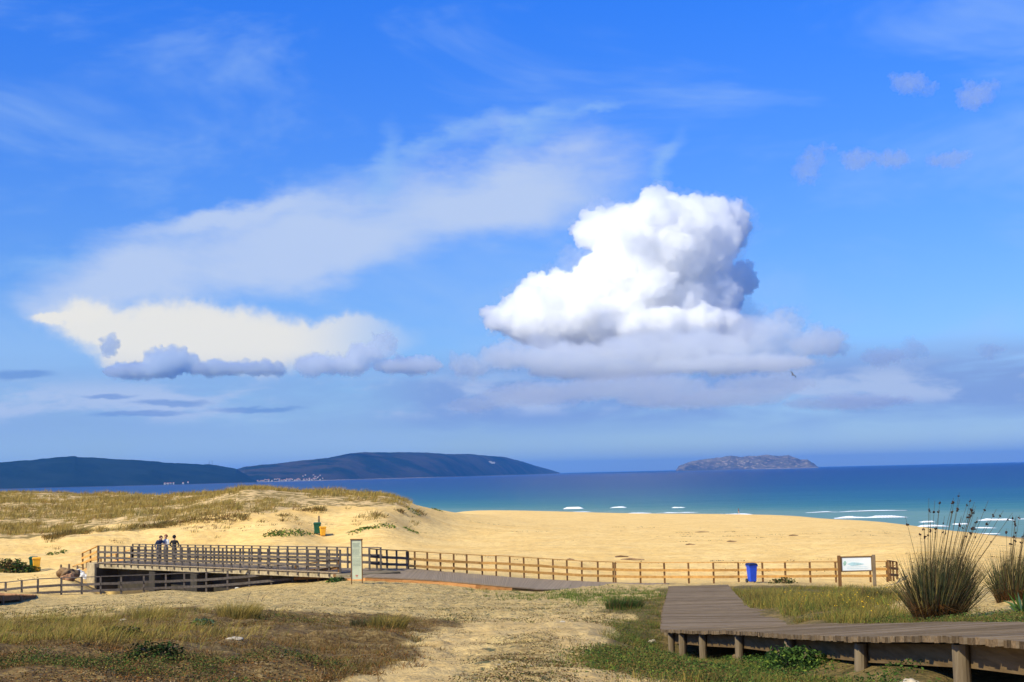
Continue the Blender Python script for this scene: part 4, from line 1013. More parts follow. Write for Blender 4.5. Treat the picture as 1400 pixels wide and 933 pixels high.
# the two big rush clumps with dark seed heads
M_seed = plain('dark_seed_head', (.035, .018, .012), .9, .4, 20)
def rush(q, n, h, rad, nflow, label, seed, flow_h=(1.15, 1.45), lean0=.18):
    r = np.random.default_rng(seed); e = empty('rush_clump', q); tag(e, label, 'rush clump', 'rush clumps behind the boardwalk')
    th = r.uniform(0, 2 * np.pi, n); rr0 = rad * np.sqrt(r.uniform(0, 1, n))
    b = np.stack([rr0 * np.cos(th), rr0 * np.sin(th), np.full(n, -.04)], 1)
    f = np.abs(r.normal(0, .38, n)).clip(0, 1.2)
    ln = np.stack([np.cos(th), np.sin(th)], 1) * f[:, None] * (.55 + .9 * vnoise(th * 1.9, th * 0, seed))[:, None] + np.array([[lean0, 0]]) + r.normal(size=(n, 2)) * .07
    hh = h * r.uniform(.6, 1.08, n) * (1 - .28 * f)
    merged('stems', [blades('', b, hh, .0085, ln, pick(r, n, {'rush': 4.5, 'olive': 1.0, 'rushb': 3.0, 'dark': 3.0, 'straw': .9}), r, curve=.2)], parent=e)
    m = int(n * .75); th = r.uniform(0, 2 * np.pi, m); rr0 = rad * 1.15 * np.sqrt(r.uniform(0, 1, m))
    b = np.stack([rr0 * np.cos(th), rr0 * np.sin(th), np.full(m, -.03)], 1)
    ln = np.stack([np.cos(th), np.sin(th)], 1) * r.uniform(.3, 1.5, (m, 1)) + np.array([[.1, 0]])
    merged('dry_leaves', [blades('', b, h * r.uniform(.2, .50, m), .009, ln, pick(r, m, {'rust': 3, 'brown': 4, 'rushb': 2, 'dark': 2}), r, curve=.9, droop=.15)], parent=e)
    # flowering stalks
    seeds = []
    for k in range(5):
        rg = random.Random(seed * 10 + k); mb = MB()
        for _ in range(6): mb.ball((rg.uniform(-.018, .018), rg.uniform(-.015, .015), rg.uniform(-.026, .026)), rg.uniform(.010, .018), 1, rng=rg, wob=.3)
        me = bpy.data.meshes.new('seed_head'); me.from_pydata(mb.v, [], mb.f); me.materials.append(M_seed); seeds.append(me)
    mb = MB(); rg = random.Random(seed)
    for k in range(nflow):
        a_ = rg.uniform(0, 6.28); f_ = abs(rg.gauss(0, .30)); hx = rg.uniform(*flow_h) * (1 - .25 * f_)
        lx = math.cos(a_) * f_ + lean0 * 1.5 + rg.uniform(-.05, .12); ly = math.sin(a_) * f_
        p0_ = Vector((math.cos(a_) * rad * .5, math.sin(a_) * rad * .5, 0)); tip = p0_ + Vector((lx * hx * .75, ly * hx * .75, hx))
        mid_ = p0_.lerp(tip, .5) - Vector((lx * .08, ly * .08, -.02))
        mb.tube([p0_, mid_, tip], [.0045, .0035, .002], 4, cap=False)
        hp = mid_.lerp(tip, rg.uniform(.80, .97))
        so = bpy.data.objects.new('seed_head', seeds[k % 5]); COL.objects.link(so); so.parent = e; so.location = hp; so.rotation_euler = (rg.uniform(0, 3), rg.uniform(0, 3), rg.uniform(0, 3)); so.scale = [rg.uniform(.45, .85)] * 3
    me = bpy.data.meshes.new('flower_stalk'); me.from_pydata(mb.v, [], mb.f)
    me.update(); with_tint(me, np.tile([[.10, .075, .035]], (len(mb.v), 1))); link('flower_stalks', me, M_leaf, e)
    return e
rq = at(1283, 19.6); rush(rq, 2700, 1.08, .27, 46, 'big dark rush clump with round black seed heads right behind the boardwalk', 4, (1.25, 1.75))
rq = at(1392, 22.5); rush(rq, 1500, .92, .28, 34, 'smaller rush clump with seed heads cut by the right edge of the photo', 5, (1.05, 1.5))
# spiky leafed plant at the right edge
q = at(1398, 18.4); e = empty('spiky_plant', q); tag(e, 'green plant with sword shaped leaves at the right edge behind the boardwalk', 'plant')
n = 26; th = np.linspace(0, 2 * np.pi * 3.1, n); ln = np.stack([np.cos(th), np.sin(th)], 1) * np.linspace(1.5, .2, n)[:, None]
merged('leaf', [blades('', np.stack([np.cos(th) * .03, np.sin(th) * .03, np.zeros(n)], 1), np.linspace(.16, .36, n), .05, ln, pick(rng, n, {'green': 3, 'blueg': 2}), rng, .3)], parent=e)
# ------------------------------------------------------------------ far coast
def hill(name, prof, shore, depth, seed, mat, label=None, rough=14, nx=420, ny=40):
    """ridge line (px, py) above a shore line (px, distance)"""
    pxs = np.linspace(prof[0][0], prof[-1][0], nx); pyv = np.interp(pxs, [q[0] for q in prof], [q[1] for q in prof])
    sd = np.interp(pxs, [q[0] for q in shore], [q[1] for q in shore]); kk = 61; sd = np.convolve(np.pad(sd, kk // 2, mode='edge'), np.hanning(kk) / np.hanning(kk).sum(), 'valid'); V_ = []; hs_ = []
    for i in range(nx):
        dr = sd[i] + depth; top = P(pxs[i], pyv[i], dr); zr = top.z - SEA
        col = []
        for j in range(ny + 12):
            tq = j / ny; d = sd[i] + depth * tq; x = (P(pxs[i], 640, dr).x / dr) * d
            if tq <= 1: z = SEA - 2 + (zr + 2) * (1 - (1 - tq) ** 1.7)
            else: z = SEA + zr * (1 - (tq - 1) * 3.2)
            col.append((x, d, z))
        V_.append(col)
    V_ = np.array(V_); X, Y = V_[..., 0], V_[..., 1]
    tq = np.arange(ny + 12)[None] / ny
    zr = V_[:, ny, 2][:, None] - SEA
    env = np.minimum(1, zr / 50) * np.sin(np.clip(tq, 0, 1) * np.pi) ** .6
    V_[..., 2] += (fbm(X / 420, Y / 420, 5, seed, .55) - .5) * rough * 2.6 * env + (fbm(X / 60, Y / 60, 4, seed + 9) - .5) * rough * .55 * np.minimum(1, zr / 40) * sm(tq, 0, .12)
    i_ = np.arange(V_.shape[0] * V_.shape[1]).reshape(V_.shape[:2])
    me = mesh_np(name, V_.reshape(-1, 3), np.stack([i_[:-1, :-1].ravel(), i_[1:, :-1].ravel(), i_[1:, 1:].ravel(), i_[:-1, 1:].ravel()], 1))
    o = link(name, me, mat); tag(o, kind='structure')
    return pxs, V_
def land_mat(name, wood_, heath, rock, rock_h, patch=.6, sc=.004):
    m, t, b = new_mat(name); pos = t.node('ShaderNodeNewGeometry').outputs['Position']; z = t.sep(pos)[2]
    n = t.noise(pos, sc, 6, .6); c = t.mix(t.sstep(n, .4, .6), wood_, heath)
    c = t.mix(t.sstep(t.noise(pos, sc * 3.5, 5, .65), patch, patch + .08), c, rock)
    hh = t.m('ADD', z, t.m('MULTIPLY', t.m('SUBTRACT', t.noise(pos, sc * 4, 4, .6), .5), rock_h * 1.6))
    c = t.mix(t.sstep(hh, SEA + rock_h, SEA + rock_h * .5), c, rock)
    t.put(b.inputs['Base Color'], c); b.inputs['Roughness'].default_value = 1; b.inputs['Specular IOR Level'].default_value = 0
    return m
Mh1 = land_mat('wooded_hill', (.006, .014, .014), (.012, .022, .020), (.06, .06, .055), 2.5, .70)
Mh2 = land_mat('heath_headland', (.008, .016, .015), (.045, .036, .030), (.26, .20, .16), 5, .68)
Mh3 = land_mat('rocky_island_rock', (.075, .068, .05), (.15, .125, .09), (.28, .225, .17), 6, .54, .007)
h2 = hill('headland', [(300, 648), (335, 638.5), (360, 635.5), (420, 629.5), (450, 626.5), (480, 620), (500, 618.3), (545, 618.5), (600, 620.5), (650, 622), (690, 625), (715, 631.5), (740, 639.5), (765, 646.4)],
          [(300, 7600), (450, 7900), (600, 9500), (700, 12000), (765, 15000)], 1500, 60, Mh2, rough=16)
h1 = hill('wooded_hill', [(-200, 640), (-60, 637), (0, 632.5), (40, 629.5), (80, 625.5), (103, 624.3), (106, 625.5), (150, 627.5), (215, 631), (222, 632.5), (265, 634.5), (290, 635.5), (310, 639), (322, 641), (338, 650), (352, 658.5)],
          [(-200, 5600), (0, 6000), (200, 6300), (352, 7000)], 1100, 62, Mh1, rough=13)
h3 = hill('island', [(924, 643), (928, 637.5), (940, 632.5), (960, 629.5), (985, 626.6), (1000, 624.6), (1012, 625.4), (1030, 623.6), (1050, 622.6), (1066, 623.6), (1078, 622), (1086, 625), (1096, 629.5), (1104, 628.8), (1112, 634), (1120, 640)],
          [(924, 13500), (1120, 13500)], 500, 64, Mh3, rough=34, nx=300)
# village on the far shore: every house a thing
rv = random.Random(8)
Mw = plain('white_render', (.33, .33, .32), .9, .1, .1); Mr = plain('tile_roof', (.36, .17, .10), .9, .2, .1)
def house_mesh(w, d, h):
    mb = MB(); mb.hexa([(-w / 2, -d / 2, -3), (w / 2, -d / 2, -3), (w / 2, d / 2, -3), (-w / 2, d / 2, -3), (-w / 2, -d / 2, h), (w / 2, -d / 2, h), (w / 2, d / 2, h), (-w / 2, d / 2, h)])
    k = len(mb.f); mb.add([(-w / 2, -d / 2 - .3, h + .02), (w / 2, -d / 2 - .3, h + .02), (w / 2, d / 2 + .3, h + .02), (-w / 2, d / 2 + .3, h + .02), (-w / 2, 0, h + 2.2), (w / 2, 0, h + 2.2)], [(0, 1, 5, 4), (2, 3, 4, 5), (1, 2, 5), (3, 0, 4), (3, 2, 1, 0)])
    me = bpy.data.meshes.new('village_house'); me.from_pydata(mb.v, [], mb.f); me.materials.append(Mw); me.materials.append(Mr)
    for p_ in me.polygons: p_.material_index = 1 if p_.index >= k else 0
    return me
hm = [house_mesh(8, 7, 4), house_mesh(11, 8, 3.5), house_mesh(7, 6, 5)]
def on_hill(h, px, tq, ny=40):
    pxs, V_ = h; i = int(np.clip(np.searchsorted(pxs, px), 1, len(pxs) - 2)); j = min(int(tq * ny), ny); return Vector(V_[i, j])
for k in range(70):
    px = rv.choice([rv.uniform(335, 400), rv.uniform(345, 445), rv.uniform(405, 440)])
    tq = rv.uniform(.01, .10) if px < 400 else rv.uniform(.01, .16) * (.6 + .4 * (px > 412))
    q = on_hill(h2, px, tq)
    if q.z < SEA + 3: q.z = SEA + 4
    o = link('village_house', hm[k % 3], None, None, q); o.rotation_euler = (0, 0, rv.uniform(-.5, .5))
    tag(o, 'tiny white house of the village on the far shore below the headland', 'house', 'white village houses on the far shore')
for k in range(7):
    q = on_hill(h1, rv.uniform(225, 262), rv.uniform(.02, .06)); q.z = max(q.z, SEA + 4)
    o = link('village_house', hm[k % 3], None, None, q); tag(o, 'tiny pale house at the water below the right end of the left hill', 'house', 'pale houses below the left hill')
q = on_hill(h2, 671, .42); e = empty('white_building', q); tag(e, 'single white building high on the right end of the headland', 'building')
MB().box((0, 0, 4), (64, 14, 14)).build('wall', Mw, e); MB().box((-8, 0, 14.5), (24, 12, 7)).build('tower', Mw, e)
for k, (px, pz) in enumerate(((286, 5), (290, 4))):
    q = on_hill(h1, px, .99); o = MB().tube([q - Vector((0, 0, 4)), q + Vector((0, 0, 24))], [1.0, .5], 6).build('antenna_mast', M_iron, loc=tuple(q)); tag(o, ['thin mast on the left hill ridge, the left one of two', 'thin mast on the left hill ridge, the right one of two'][k], 'mast')

# ------------------------------------------------------------------ surf
M_foam, t, b = new_mat('white_foam'); b.inputs['Base Color'].default_value = (.85, .87, .88, 1); b.inputs['Roughness'].default_value = .9
tc = t.node('ShaderNodeNewGeometry').outputs['Position']
def breaker(pxa, pxb, d, hgt, name='breaking_wave', slope=0.0, seed=0):
    a = P(pxa, 700, d); b_ = P(pxb, 700, d + slope); n = 90
    xs = np.linspace(a.x, b_.x, n); s = np.linspace(0, 1, n)
    ysn = np.linspace(d, d + slope, n) + (fbm(xs * .12, xs * 0, 3, seed) - .5) * 3
    env = np.minimum(1, np.minimum(s, 1 - s) * 5) ** .8 * np.clip(2.6 * fbm(xs * .16, xs * 0 + 3, 4, seed + 1) - .45, .0, 1.2)
    prof = [(-1.6, -.25), (-1.1, .35), (-.5, .75), (0, 1.0), (.5, .85), (1.3, .3), (2.4, -.25)]
    V_ = np.array([[(xs[i], ysn[i] + q[0] * (.5 + hgt), SEA + .05 + q[1] * hgt * .42 * env[i] * (1 + .25 * math.sin(i * 1.7 + q[0] * 5)) - .12 * (1 - env[i])) for q in prof] for i in range(n)])
    i_ = np.arange(V_.shape[0] * V_.shape[1]).reshape(V_.shape[:2])
    me = mesh_np(name, V_.reshape(-1, 3), np.stack([i_[:-1, :-1].ravel(), i_[1:, :-1].ravel(), i_[1:, 1:].ravel(), i_[:-1, 1:].ravel()], 1))
    return tag(link(name, me, M_foam), kind='structure')
for k, (a_, b2, d, hg, sl) in enumerate([(770, 798, 590, 1.1, 0), (834, 857, 590, .8, 0), (917, 944, 560, 1.1, 0), (975, 1033, 470, .55, -10), (832, 970, 508, .30, -14), (1138, 1240, 415, .75, -5), (1249, 1296, 345, .55, 0), (1300, 1326, 352, .35, 0), (1338, 1385, 375, .6, -3), (1390, 1460, 378, .5, -3), (1330, 1372, 330, .35, -4), (1380, 1450, 328, .3, -4), (1258, 1276, 372, .5, 0), (1318, 1370, 306, .2, -6), (1100, 1240, 470, .25, 0), (690, 840, 560, .22, -30)]):
    breaker(a_, b2, d, hg, slope=sl, seed=90 + k)

# ------------------------------------------------------------------ people and the gull
M_skin = plain('skin', (.52, .30, .20), .6, .05); M_hair = plain('brown_hair', (.09, .04, .02), .7, .2, 20)
def person(loc, rz, label, shirt, trousers, hair_c, pose):
    """one skinned body; hair is a child"""
    e = empty('person', loc, rz); tag(e, label, 'person')
    J = dict(pel=(0, 0, .93), abd=(0, 0, 1.10), chest=(0, .0, 1.32), neck=(0, 0, 1.48), head0=(0, -.01, 1.56), head1=(0, -.015, 1.66), crown=(0, 0, 1.72),
             hl=(-.09, 0, .90), kl=(-.10, -.02, .50), al=(-.11, .02, .09), tl=(-.12, -.13, .04), hr=(.09, 0, .90), kr=(.10, -.02, .50), ar=(.11, .02, .09), tr=(.12, -.13, .04),
             sl=(-.18, 0, 1.42), el=(-.25, .03, 1.14), wl=(-.24, -.10, .92), fl=(-.23, -.14, .84), sr=(.18, 0, 1.42), er=(.25, .03, 1.14), wr=(.24, -.10, .92), fr=(.23, -.14, .84))
    J.update(pose)
    names = list(J); E = [('pel', 'abd'), ('abd', 'chest'), ('chest', 'neck'), ('neck', 'head0'), ('head0', 'head1'), ('head1', 'crown'), ('pel', 'hl'), ('hl', 'kl'), ('kl', 'al'), ('al', 'tl'), ('pel', 'hr'), ('hr', 'kr'), ('kr', 'ar'), ('ar', 'tr'),
         ('chest', 'sl'), ('sl', 'el'), ('el', 'wl'), ('wl', 'fl'), ('chest', 'sr'), ('sr', 'er'), ('er', 'wr'), ('wr', 'fr')]
    Rr = dict(pel=(.15, .11), abd=(.135, .10), chest=(.16, .11), neck=(.055, .055), head0=(.075, .085), head1=(.082, .10), crown=(.05, .06), hl=(.10, .10), kl=(.065, .065), al=(.045, .045), tl=(.045, .03), hr=(.10, .10), kr=(.065, .065), ar=(.045, .045), tr=(.045, .03),
              sl=(.07, .07), el=(.048, .048), wl=(.032, .032), fl=(.038, .022), sr=(.07, .07), er=(.048, .048), wr=(.032, .032), fr=(.038, .022))
    me = bpy.data.meshes.new('body'); me.from_pydata([J[k] for k in names], [(names.index(a), names.index(b)) for a, b in E], []); me.update()
    o = bpy.data.objects.new('body', me); COL.objects.link(o)
    md = o.modifiers.new('skin', 'SKIN'); md.use_smooth_shade = True
    if not me.skin_vertices: me.skin_vertices.new()
    for i, k in enumerate(names): me.skin_vertices[0].data[i].radius = Rr[k]; me.skin_vertices[0].data[i].use_root = (k == 'pel')
    s2 = o.modifiers.new('sub', 'SUBSURF'); s2.levels = 2; s2.render_levels = 2
    dg = bpy.context.evaluated_depsgraph_get(); m2 = bpy.data.meshes.new_from_object(o.evaluated_get(dg)); o.modifiers.clear(); o.data = m2; bpy.data.meshes.remove(me)
    m2.materials.clear()
    for mt in (shirt, trousers, M_skin, M_iron): m2.materials.append(mt)
    hd = Vector(J['head1']); w1 = Vector(J['wl']); w2 = Vector(J['wr'])
    for p_ in m2.polygons:
        c = p_.center; p_.use_smooth = True
        if (c - hd).length < .24 and c.z > J['neck'][2] + .0: p_.material_index = 2
        elif (c - w1).length < .085 or (c - w2).length < .085: p_.material_index = 2
        elif c.z < .10: p_.material_index = 3
        elif c.z < .98 and abs(c.x) < .21: p_.material_index = 1
    o.parent = e
    mb = MB().ball((hd.x, hd.y + .03, hd.z + .02), .112, 2, (1, 1.05, 1.0)); mb.v = [(v[0], max(v[1], hd.y - .055) if v[2] < hd.z + .06 else v[1], v[2]) for v in mb.v]
    mb.build('hair', hair_c, e, smooth=True)
    mb = MB().ball((hd.x, hd.y - .10, hd.z - .02), .018, 1, (.8, 1.3, 1.3)); mb.build('nose', M_skin, e, smooth=True)
    return e
M_navy = plain('navy_cloth', (.02, .035, .09), .9, .15, 8); M_light = plain('white_cloth', (.62, .62, .60), .9, .1, 8); M_black = plain('black_cloth', (.012, .012, .014), .9, .1, 8); M_jean = plain('dark_denim', (.03, .04, .08), .9, .2, 8); M_pale = plain('pale_trousers', (.30, .26, .2), .9)
def on_bridge(px, k_w):
    best = None
    for k in np.linspace(0, 1, 400):
        c = D1.lerp(D2, float(k)) + nb_ * (WB * k_w); qx, _q = project(np.array([c.x]), np.array([c.y]), np.array([c.z]))
        if best is None or abs(qx[0] - px) < best[0]: best = (abs(qx[0] - px), c)
    return best[1]
person(at(217.5, 88.4), math.radians(35), 'person in a navy top leaning to a companion behind the bridge railing, leftmost of three', M_navy, M_jean, M_hair,
       dict(chest=(.03, -.05, 1.31), neck=(.06, -.09, 1.46), head0=(.07, -.12, 1.54), head1=(.08, -.14, 1.63), crown=(.08, -.13, 1.70), sl=(-.14, -.05, 1.41), sr=(.21, -.05, 1.40), er=(.30, -.20, 1.18), wr=(.22, -.38, 1.12), fr=(.18, -.44, 1.12)))
person(at(227, 88.6), math.radians(-25), 'person with reddish hair in a white top, middle of three behind the bridge railing', M_light, M_pale, plain('red_brown_hair', (.20, .07, .03), .7, .2, 20),
       dict(el=(-.26, -.08, 1.16), wl=(-.12, -.26, 1.20), fl=(-.06, -.31, 1.22), er=(.26, -.08, 1.16), wr=(.14, -.27, 1.16), fr=(.08, -.32, 1.18), head1=(0, -.02, 1.64), crown=(0, 0, 1.69)))
person(at(238.5, 88.2), math.radians(170), 'person dressed in black with back turned, rightmost of three behind the bridge railing', M_black, M_black, M_black,
       dict(el=(-.30, .0, 1.16), wl=(-.16, -.20, 1.05), fl=(-.1, -.24, 1.05), er=(.30, .0, 1.16), wr=(.16, -.20, 1.05), fr=(.1, -.24, 1.05)))
q = at(1010, 425); person(q, math.radians(60), 'tiny person with bare legs walking along the water line', plain('red_cloth', (.28, .10, .07), .8), M_skin, M_hair,
       dict(kl=(-.10, -.20, .52), al=(-.11, -.26, .10), tl=(-.12, -.40, .06), kr=(.10, .08, .50), ar=(.11, .32, .14), tr=(.12, .22, .05)))
gq = P(1084, 513, 210); e = empty('gull', gq, math.radians(35)); tag(e, 'small dark gull gliding in front of the cloud bank over the sea', 'bird')
M_gull = plain('gull_feathers', (.09, .085, .09), .8, .2)
mb = MB().tube([(0, -.30, 0), (0, -.22, .01), (0, -.08, .02), (0, .12, .01), (0, .28, 0), (0, .40, 0)], [.012, .045, .075, .065, .03, .01], 10)
for sx in (-1, 1):
    for (x0, x1, z0, z1, c0_, c1_) in ((.03, .38, .02, .20, .17, .15), (.38, .78, .20, .10, .15, .03)):
        mb.hexa([(sx * x0, -c0_ * .6, z0), (sx * x1, -c1_ * .6 + .02, z1), (sx * x1, c1_ * .5 + .06, z1), (sx * x0, c0_ * .5, z0), (sx * x0, -c0_ * .6, z0 + .018), (sx * x1, -c1_ * .6 + .02, z1 + .012), (sx * x1, c1_ * .5 + .06, z1 + .012), (sx * x0, c0_ * .5, z0 + .018)])
o = mb.build('body', M_gull, e); o.rotation_euler = (0, math.radians(40), 0)

# ------------------------------------------------------------------ stones, rubble, twigs
M_rock = plain('pale_stone', (.50, .42, .30), .95, .3, 9); M_rockd = plain('brown_rock', (.24, .15, .075), .95, .45, 4); M_wh = plain('chalky_rubble', (.66, .64, .58), .95, .2, 9)
def stone(px, d, size, label, mat=M_rock, flat=.6, seed=0, dx=0, cat='stone', name='stone', sub=2, dz=0, loc=None):
    q = at(px, d) if loc is None else loc; rg = random.Random(seed + int(px)); v, f = ICO[3 if size > .4 else 2]
    s = np.array(v); n = fbm(s[:, 0] * 1.7 + seed, s[:, 1] * 1.7 + s[:, 2], 4, seed + int(px)) - .5
    s = s * (1 + 1.1 * n[:, None]); s *= np.array([1.2, .9, flat]) * size / 2
    me = mesh_np(name, s, f, smooth=False); o = link(name, me, mat, None, q + Vector((0, 0, size * flat * .22 + dz))); o.rotation_euler = (0, 0, rg.uniform(0, 6)); tag(o, label, cat); return o
stone(1246, 10.7, .10, 'white rounded stone in front of the nearest boardwalk post', seed=3)
stone(1236, 10.9, .05, 'small pale stone left of the white stone by the boardwalk', seed=4)
stone(320, 16.3, .15, 'flat pale stone on the left mound', flat=.25, seed=5)
stone(329, 17.5, .07, 'yellowish pebble above the flat stone on the left mound', seed=6, mat=plain('ochre_stone', (.55, .36, .12), .9))
stone(168, 24.0, .13, 'round pale stone among the grass tufts of the left mound', seed=7)
stone(769, 24.5, .10, 'small white stone on the sandy track', seed=8)
stone(1090, 12.5, .10, 'cream stone below the bushy green plant', seed=9)
stone(988, 18.2, .12, 'brownish stone beside a boardwalk post', seed=10, mat=M_rockd)
stone(932, 20.8, .12, 'pale stone in the weeds at the corner of the boardwalk', seed=11)
stone(1015, 20.3, .20, 'dark stone in the shade under the boardwalk', seed=12, mat=M_rockd)
stone(892, 26.5, .13, 'pale stone at the left corner of the boardwalk', seed=13)
stone(94, 84.5, 1.05, 'large brown boulder on the stream bank left of the footbridge', seed=14, mat=M_rockd, flat=.62, cat='boulder', name='boulder', dz=.15)
stone(93, 82.5, .65, 'reddish rock below the large brown boulder', seed=15, mat=plain('red_rock', (.38, .20, .10), .95, .4, 4), flat=.8)
for k, (px, d, s_) in enumerate([(107, 91, .7), (113, 90, .55), (118, 89, .45), (101, 92, .35), (110, 89.2, .3)]): stone(px, d, s_, 'lump of white rubble in the heap beside the footbridge steps', seed=20 + k, mat=M_wh, flat=.6, cat='rubble', name='rubble')['group'] = 'white rubble at the bridge steps'
for k, (px, d, s_) in enumerate([(184, 73.8, .4), (192, 73.6, .45), (203, 73.6, .5), (214, 73.4, .4), (222, 73.4, .3), (290, 74, .3), (325, 73, .3)]): stone(px, d, s_, 'pale flat rock on the stream edge behind the front fence', seed=40 + k, mat=M_wh, flat=.4)['group'] = 'pale rocks on the stream edge'
rg = random.Random(77)
def twig(px, d, L, lean, label):
    q = at(px, d); mb = MB(); pts = [Vector((0, 0, -.05)), Vector((lean * .4, 0, L * .55)), Vector((lean, .02, L))]
    mb.tube(pts, [.012, .009, .004], 6); o = mb.build('twig', M_post, loc=None); o.location = q; tag(o, label, 'twig')
twig(355, 43, .32, .28, 'bare leaning twig on the sand in front of the bridge, right of two'); twig(338, 46, .30, .12, 'bare thin twig on the sand in front of the bridge, left of two')
# wrack and driftwood on the beach
for k, (px, d, L) in enumerate([(700, 0, 0)][:0] + [(780, 92, .5), (865, 96, 1.6), (850, 99, .9), (944, 120, .8), (962, 83, .5), (1165, 88, 1.8), (1150, 90, .9), (960, 160, 1.6), (1000, 125, .8), (1085, 140, .9)]):
    q = at(px, d); mb = MB(); p0_ = Vector((-L / 2, 0, .03)); 
    mb.tube([p0_, Vector((-L * .1, rg.uniform(-.1, .1), .07)), Vector((L / 2, rg.uniform(-.2, .2), .04))], [.05, .07, .03], 7, rng=rg, wob=.3)
    o = mb.build('driftwood', M_rockd, None); o.location = q; o.rotation_euler = (0, 0, rg.uniform(-.2, .2)); tag(o, 'dark piece of driftwood lying on the dry beach sand', 'driftwood', 'driftwood on the beach')

# ------------------------------------------------------------------ sea air
hb = MB().hexa([(-26000, -400, -40), (26000, -400, -40), (26000, 33000, -40), (-26000, 33000, -40), (-26000, -400, 240), (26000, -400, 240), (26000, 33000, 240), (-26000, 33000, 240)])
mh = bpy.data.materials.new('sea_air'); mh.use_nodes = True; t = NT(mh.node_tree); mh.node_tree.nodes.clear()
o_ = t.node('ShaderNodeOutputMaterial'); pv = t.node('ShaderNodeVolumePrincipled'); pv.inputs['Color'].default_value = (.12, .45, 1.0, 1); pv.inputs['Density'].default_value = 4.2e-5; pv.inputs['Anisotropy'].default_value = .2
t.l.new(pv.outputs[0], o_.inputs['Volume'])
hz_o = hb.build('haze', mh); tag(hz_o, kind='stuff')
# ------------------------------------------------------------------ cumulus clouds: closed puffed shells filled with scattering droplets
def cloud_mat(name, dens, color=(1, 1, 1), aniso=.45):
    m = bpy.data.materials.new(name); m.use_nodes = True
    tt = NT(m.node_tree); m.node_tree.nodes.clear()
    o = tt.node('ShaderNodeOutputMaterial'); v = tt.node('ShaderNodeVolumeScatter')
    v.inputs['Density'].default_value = dens; v.inputs['Color'].default_value = (1, 1, 1, 1); v.inputs['Anisotropy'].default_value = aniso
    ab = tt.node('ShaderNodeVolumeAbsorption'); ab.inputs['Density'].default_value = dens; ab.inputs['Color'].default_value = (*color, 1)
    ad = tt.node('ShaderNodeAddShader'); tt.l.new(v.outputs[0], ad.inputs[0]); tt.l.new(ab.outputs[0], ad.inputs[1])
    tt.l.new(ad.outputs[0] if min(color) < .99 else v.outputs[0], o.inputs['Volume'])
    return m

def make_cloud(name, blobs, dist, dens, label, seed, depth=.8, levels=(16, 14), voxel=None, disp=1.0, color=(1, 1, 1), fringe=None):
    """blobs: (px, py, rx, ry) round masses as they stand in the sky, each with a depth of its own"""
    rng = np.random.default_rng(seed)
    s = dist / FPX
    sph = []
    for b in blobs:
        px, py, rx, ry = b[:4]
        c = np.array(P(px, py, dist)); c[1] += rng.uniform(-.5, .5) * depth * rx * s
        sph.append((c, np.array([rx, max(rx, ry) * depth, ry]) * s, 0))
    allp = list(sph)
    cur_ = sph
    for lv, n in enumerate(levels):
        nxt = []
        for c, r, _ in cur_:
            for k in range(n):
                d = rng.normal(size=3); d /= np.linalg.norm(d)
                if d[2] < -.25: d[2] *= -1
                if d[1] > .5: d[1] *= -1
                f = rng.uniform(.16, .46)
                rr = np.array([r.mean() * f] * 3) if lv else r * f * np.array([1, 1, 1]) 
                rr = np.minimum(rr, rr.min() * 1.5)
                nxt.append((c + d * r * rng.uniform(.72, .98), rr, lv + 1))
        allp += nxt; cur_ = nxt
    iv, if_ = ICO[2]
    V_, F_ = [], []; o = 0
    for c, r, lv in allp:
        v, f = ICO[3] if lv == 0 else (ICO[2] if lv == 1 else ICO[1])
        V_.append(c + v * r); F_.append(f + o); o += len(v)
    base = np.array(P(blobs[0][0], blobs[0][1], dist))
    me = mesh_np(name + '_raw', np.concatenate(V_) - base, np.concatenate(F_))
    ob = bpy.data.objects.new(name, me); COL.objects.link(ob); ob.location = base
    md = ob.modifiers.new('r', 'REMESH'); md.mode = 'VOXEL'; md.voxel_size = voxel or s * .85; md.use_smooth_shade = True
    for (ns, st, nd, ty) in ((34, 13, 2, 'CLOUDS'), (14, 9, 2, 'VORONOI'), (6, 6, 2, 'VORONOI'), (3.0, 5.2, 3, 'CLOUDS')):
        tx = bpy.data.textures.new(name + str(ns), ty); tx.noise_scale = ns * s
        if ty == 'CLOUDS': tx.noise_depth = nd
        dm = ob.modifiers.new('d', 'DISPLACE'); dm.texture = tx; dm.texture_coords = 'LOCAL'; dm.strength = st * s * disp * (-1 if ty == 'VORONOI' else 1); dm.mid_level = .5
    md = ob.modifiers.new('r2', 'REMESH'); md.mode = 'VOXEL'; md.voxel_size = voxel or s * .85; md.use_smooth_shade = True
    dg = bpy.context.evaluated_depsgraph_get()
    me2 = bpy.data.meshes.new_from_object(ob.evaluated_get(dg)); me2.name = name
    ob.modifiers.clear(); ob.data = me2; bpy.data.meshes.remove(me)
    me2.materials.clear(); me2.materials.append(cloud_mat(name + '_droplets', dens / (s * 10), color))
    if fringe is not None:
        f_ = make_cloud(name + '_fringe', [(b[0] + fringe[1] * (b[0] > 880), b[1], b[2] * 1.10, b[3] * 1.12) for b in blobs], dist, fringe[0], None, seed + 50, depth, (18, 6), s * 1.6, 2.1, color)
        f_.name = 'fringe'; f_.parent = ob; f_.location = f_.location - ob.location
        for k_ in ('label', 'category'):
            if k_ in f_: del f_[k_]
    ob['label'] = label or ''; ob['category'] = 'cloud'
    return ob
S.cycles.volume_bounces = 40; S.cycles.max_bounces = 44; S.cycles.diffuse_bounces = 3; S.cycles.glossy_bounces = 3

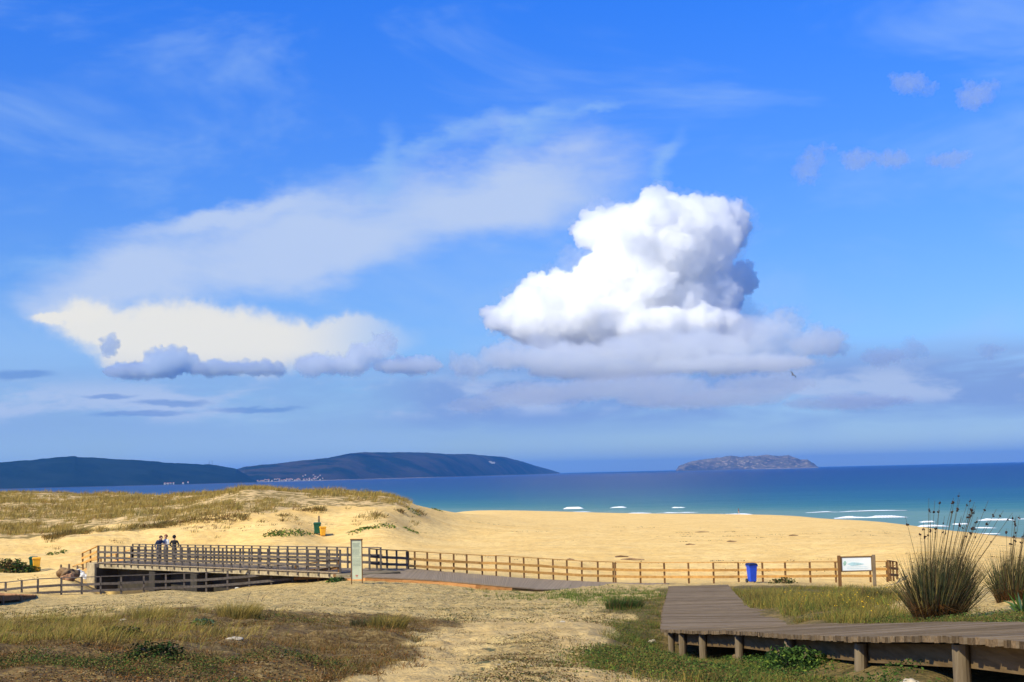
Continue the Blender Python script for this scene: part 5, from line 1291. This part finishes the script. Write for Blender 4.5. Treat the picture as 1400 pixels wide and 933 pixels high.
make_cloud('cumulus_cloud', [(905, 340, 86, 60), (960, 312, 50, 38), (830, 318, 46, 30), (900, 278, 22, 22), (945, 290, 30, 20), (1005, 312, 18, 32), (930, 400, 85, 70), (860, 385, 80, 52),
        (765, 405, 48, 34), (735, 425, 44, 30), (688, 438, 28, 18), (800, 440, 110, 40), (900, 455, 130, 38)], 14000, 1.5, 'towering white cumulus cloud with a cauliflower top over the sea', 3, depth=.6, color=(.997, .999, 1), fringe=(.10, 6))
make_cloud('cumulus_cloud', [(700, 486, 46, 18), (640, 500, 26, 15), (780, 490, 80, 20), (870, 480, 60, 24), (960, 480, 70, 24), (1040, 465, 50, 26), (1075, 445, 24, 26), (1110, 470, 45, 20), (1000, 500, 110, 12), (830, 505, 110, 11), (740, 478, 26, 16), (915, 474, 30, 20), (1000, 470, 28, 20), (1140, 478, 24, 10)], 12500, .36, 'long low cumulus bank at the foot of the towering cloud', 5, depth=.5, color=(.985, .995, 1), fringe=(.06, 4))
make_cloud('cloud_band', [(660, 552, 50, 9), (740, 540, 90, 14), (860, 530, 110, 16), (960, 545, 120, 13), (1050, 525, 70, 14), (1160, 550, 90, 9)], 12000, .10, 'thin pale cloud band under the towering cumulus', 6, depth=.8)
make_cloud('cumulus_cloud', [(240, 492, 34, 16), (195, 506, 60, 10), (300, 504, 50, 10), (355, 505, 40, 10), (150, 472, 13, 14), (215, 487, 20, 10)], 9000, .7, 'small blue grey cumulus scraps over the left hills', 7, depth=.6, color=(.78, .87, .95))  # absorption darkens these scraps: cloud shadow put into the droplet colour
make_cloud('cumulus_cloud', [(435, 498, 32, 15), (470, 500, 40, 12), (525, 472, 18, 18), (500, 485, 30, 12), (555, 500, 50, 12)], 12000, .6, 'small cumulus with a white crown left of the towering one', 8, depth=.6, color=(.95, .98, 1))
for k, (bl, sd, lb) in enumerate([([(1245, 112, 24, 12), (1262, 122, 18, 11), (1222, 104, 12, 6)], 11, 'ragged grey scrap of cloud, upper left of the two at the top right'),
        ([(1335, 132, 26, 18), (1350, 120, 14, 10)], 12, 'ragged grey scrap of cloud, right one of the two at the top right'),
        ([(1115, 220, 18, 18), (1103, 238, 14, 12), (1130, 204, 14, 7)], 13, 'lavender scrap of cloud, leftmost of the row of three'),
        ([(1180, 216, 24, 13), (1215, 219, 26, 11)], 14, 'lavender scrap of cloud, middle of the row of three'),
        ([(1312, 215, 18, 10), (1285, 218, 18, 6)], 15, 'lavender scrap of cloud, right end of the row of three'),
        ([(1215, 486, 36, 10), (1245, 478, 20, 12)], 16, 'low grey cloud scrap right of the towering cumulus'),
        ([(1362, 478, 18, 7)], 17, 'low grey cloud scrap at the right edge')]):
    make_cloud('cloud_scrap', bl, 8000, .2, lb, sd, depth=.7, levels=(12, 5), disp=1.4, color=(.93, .97, 1))
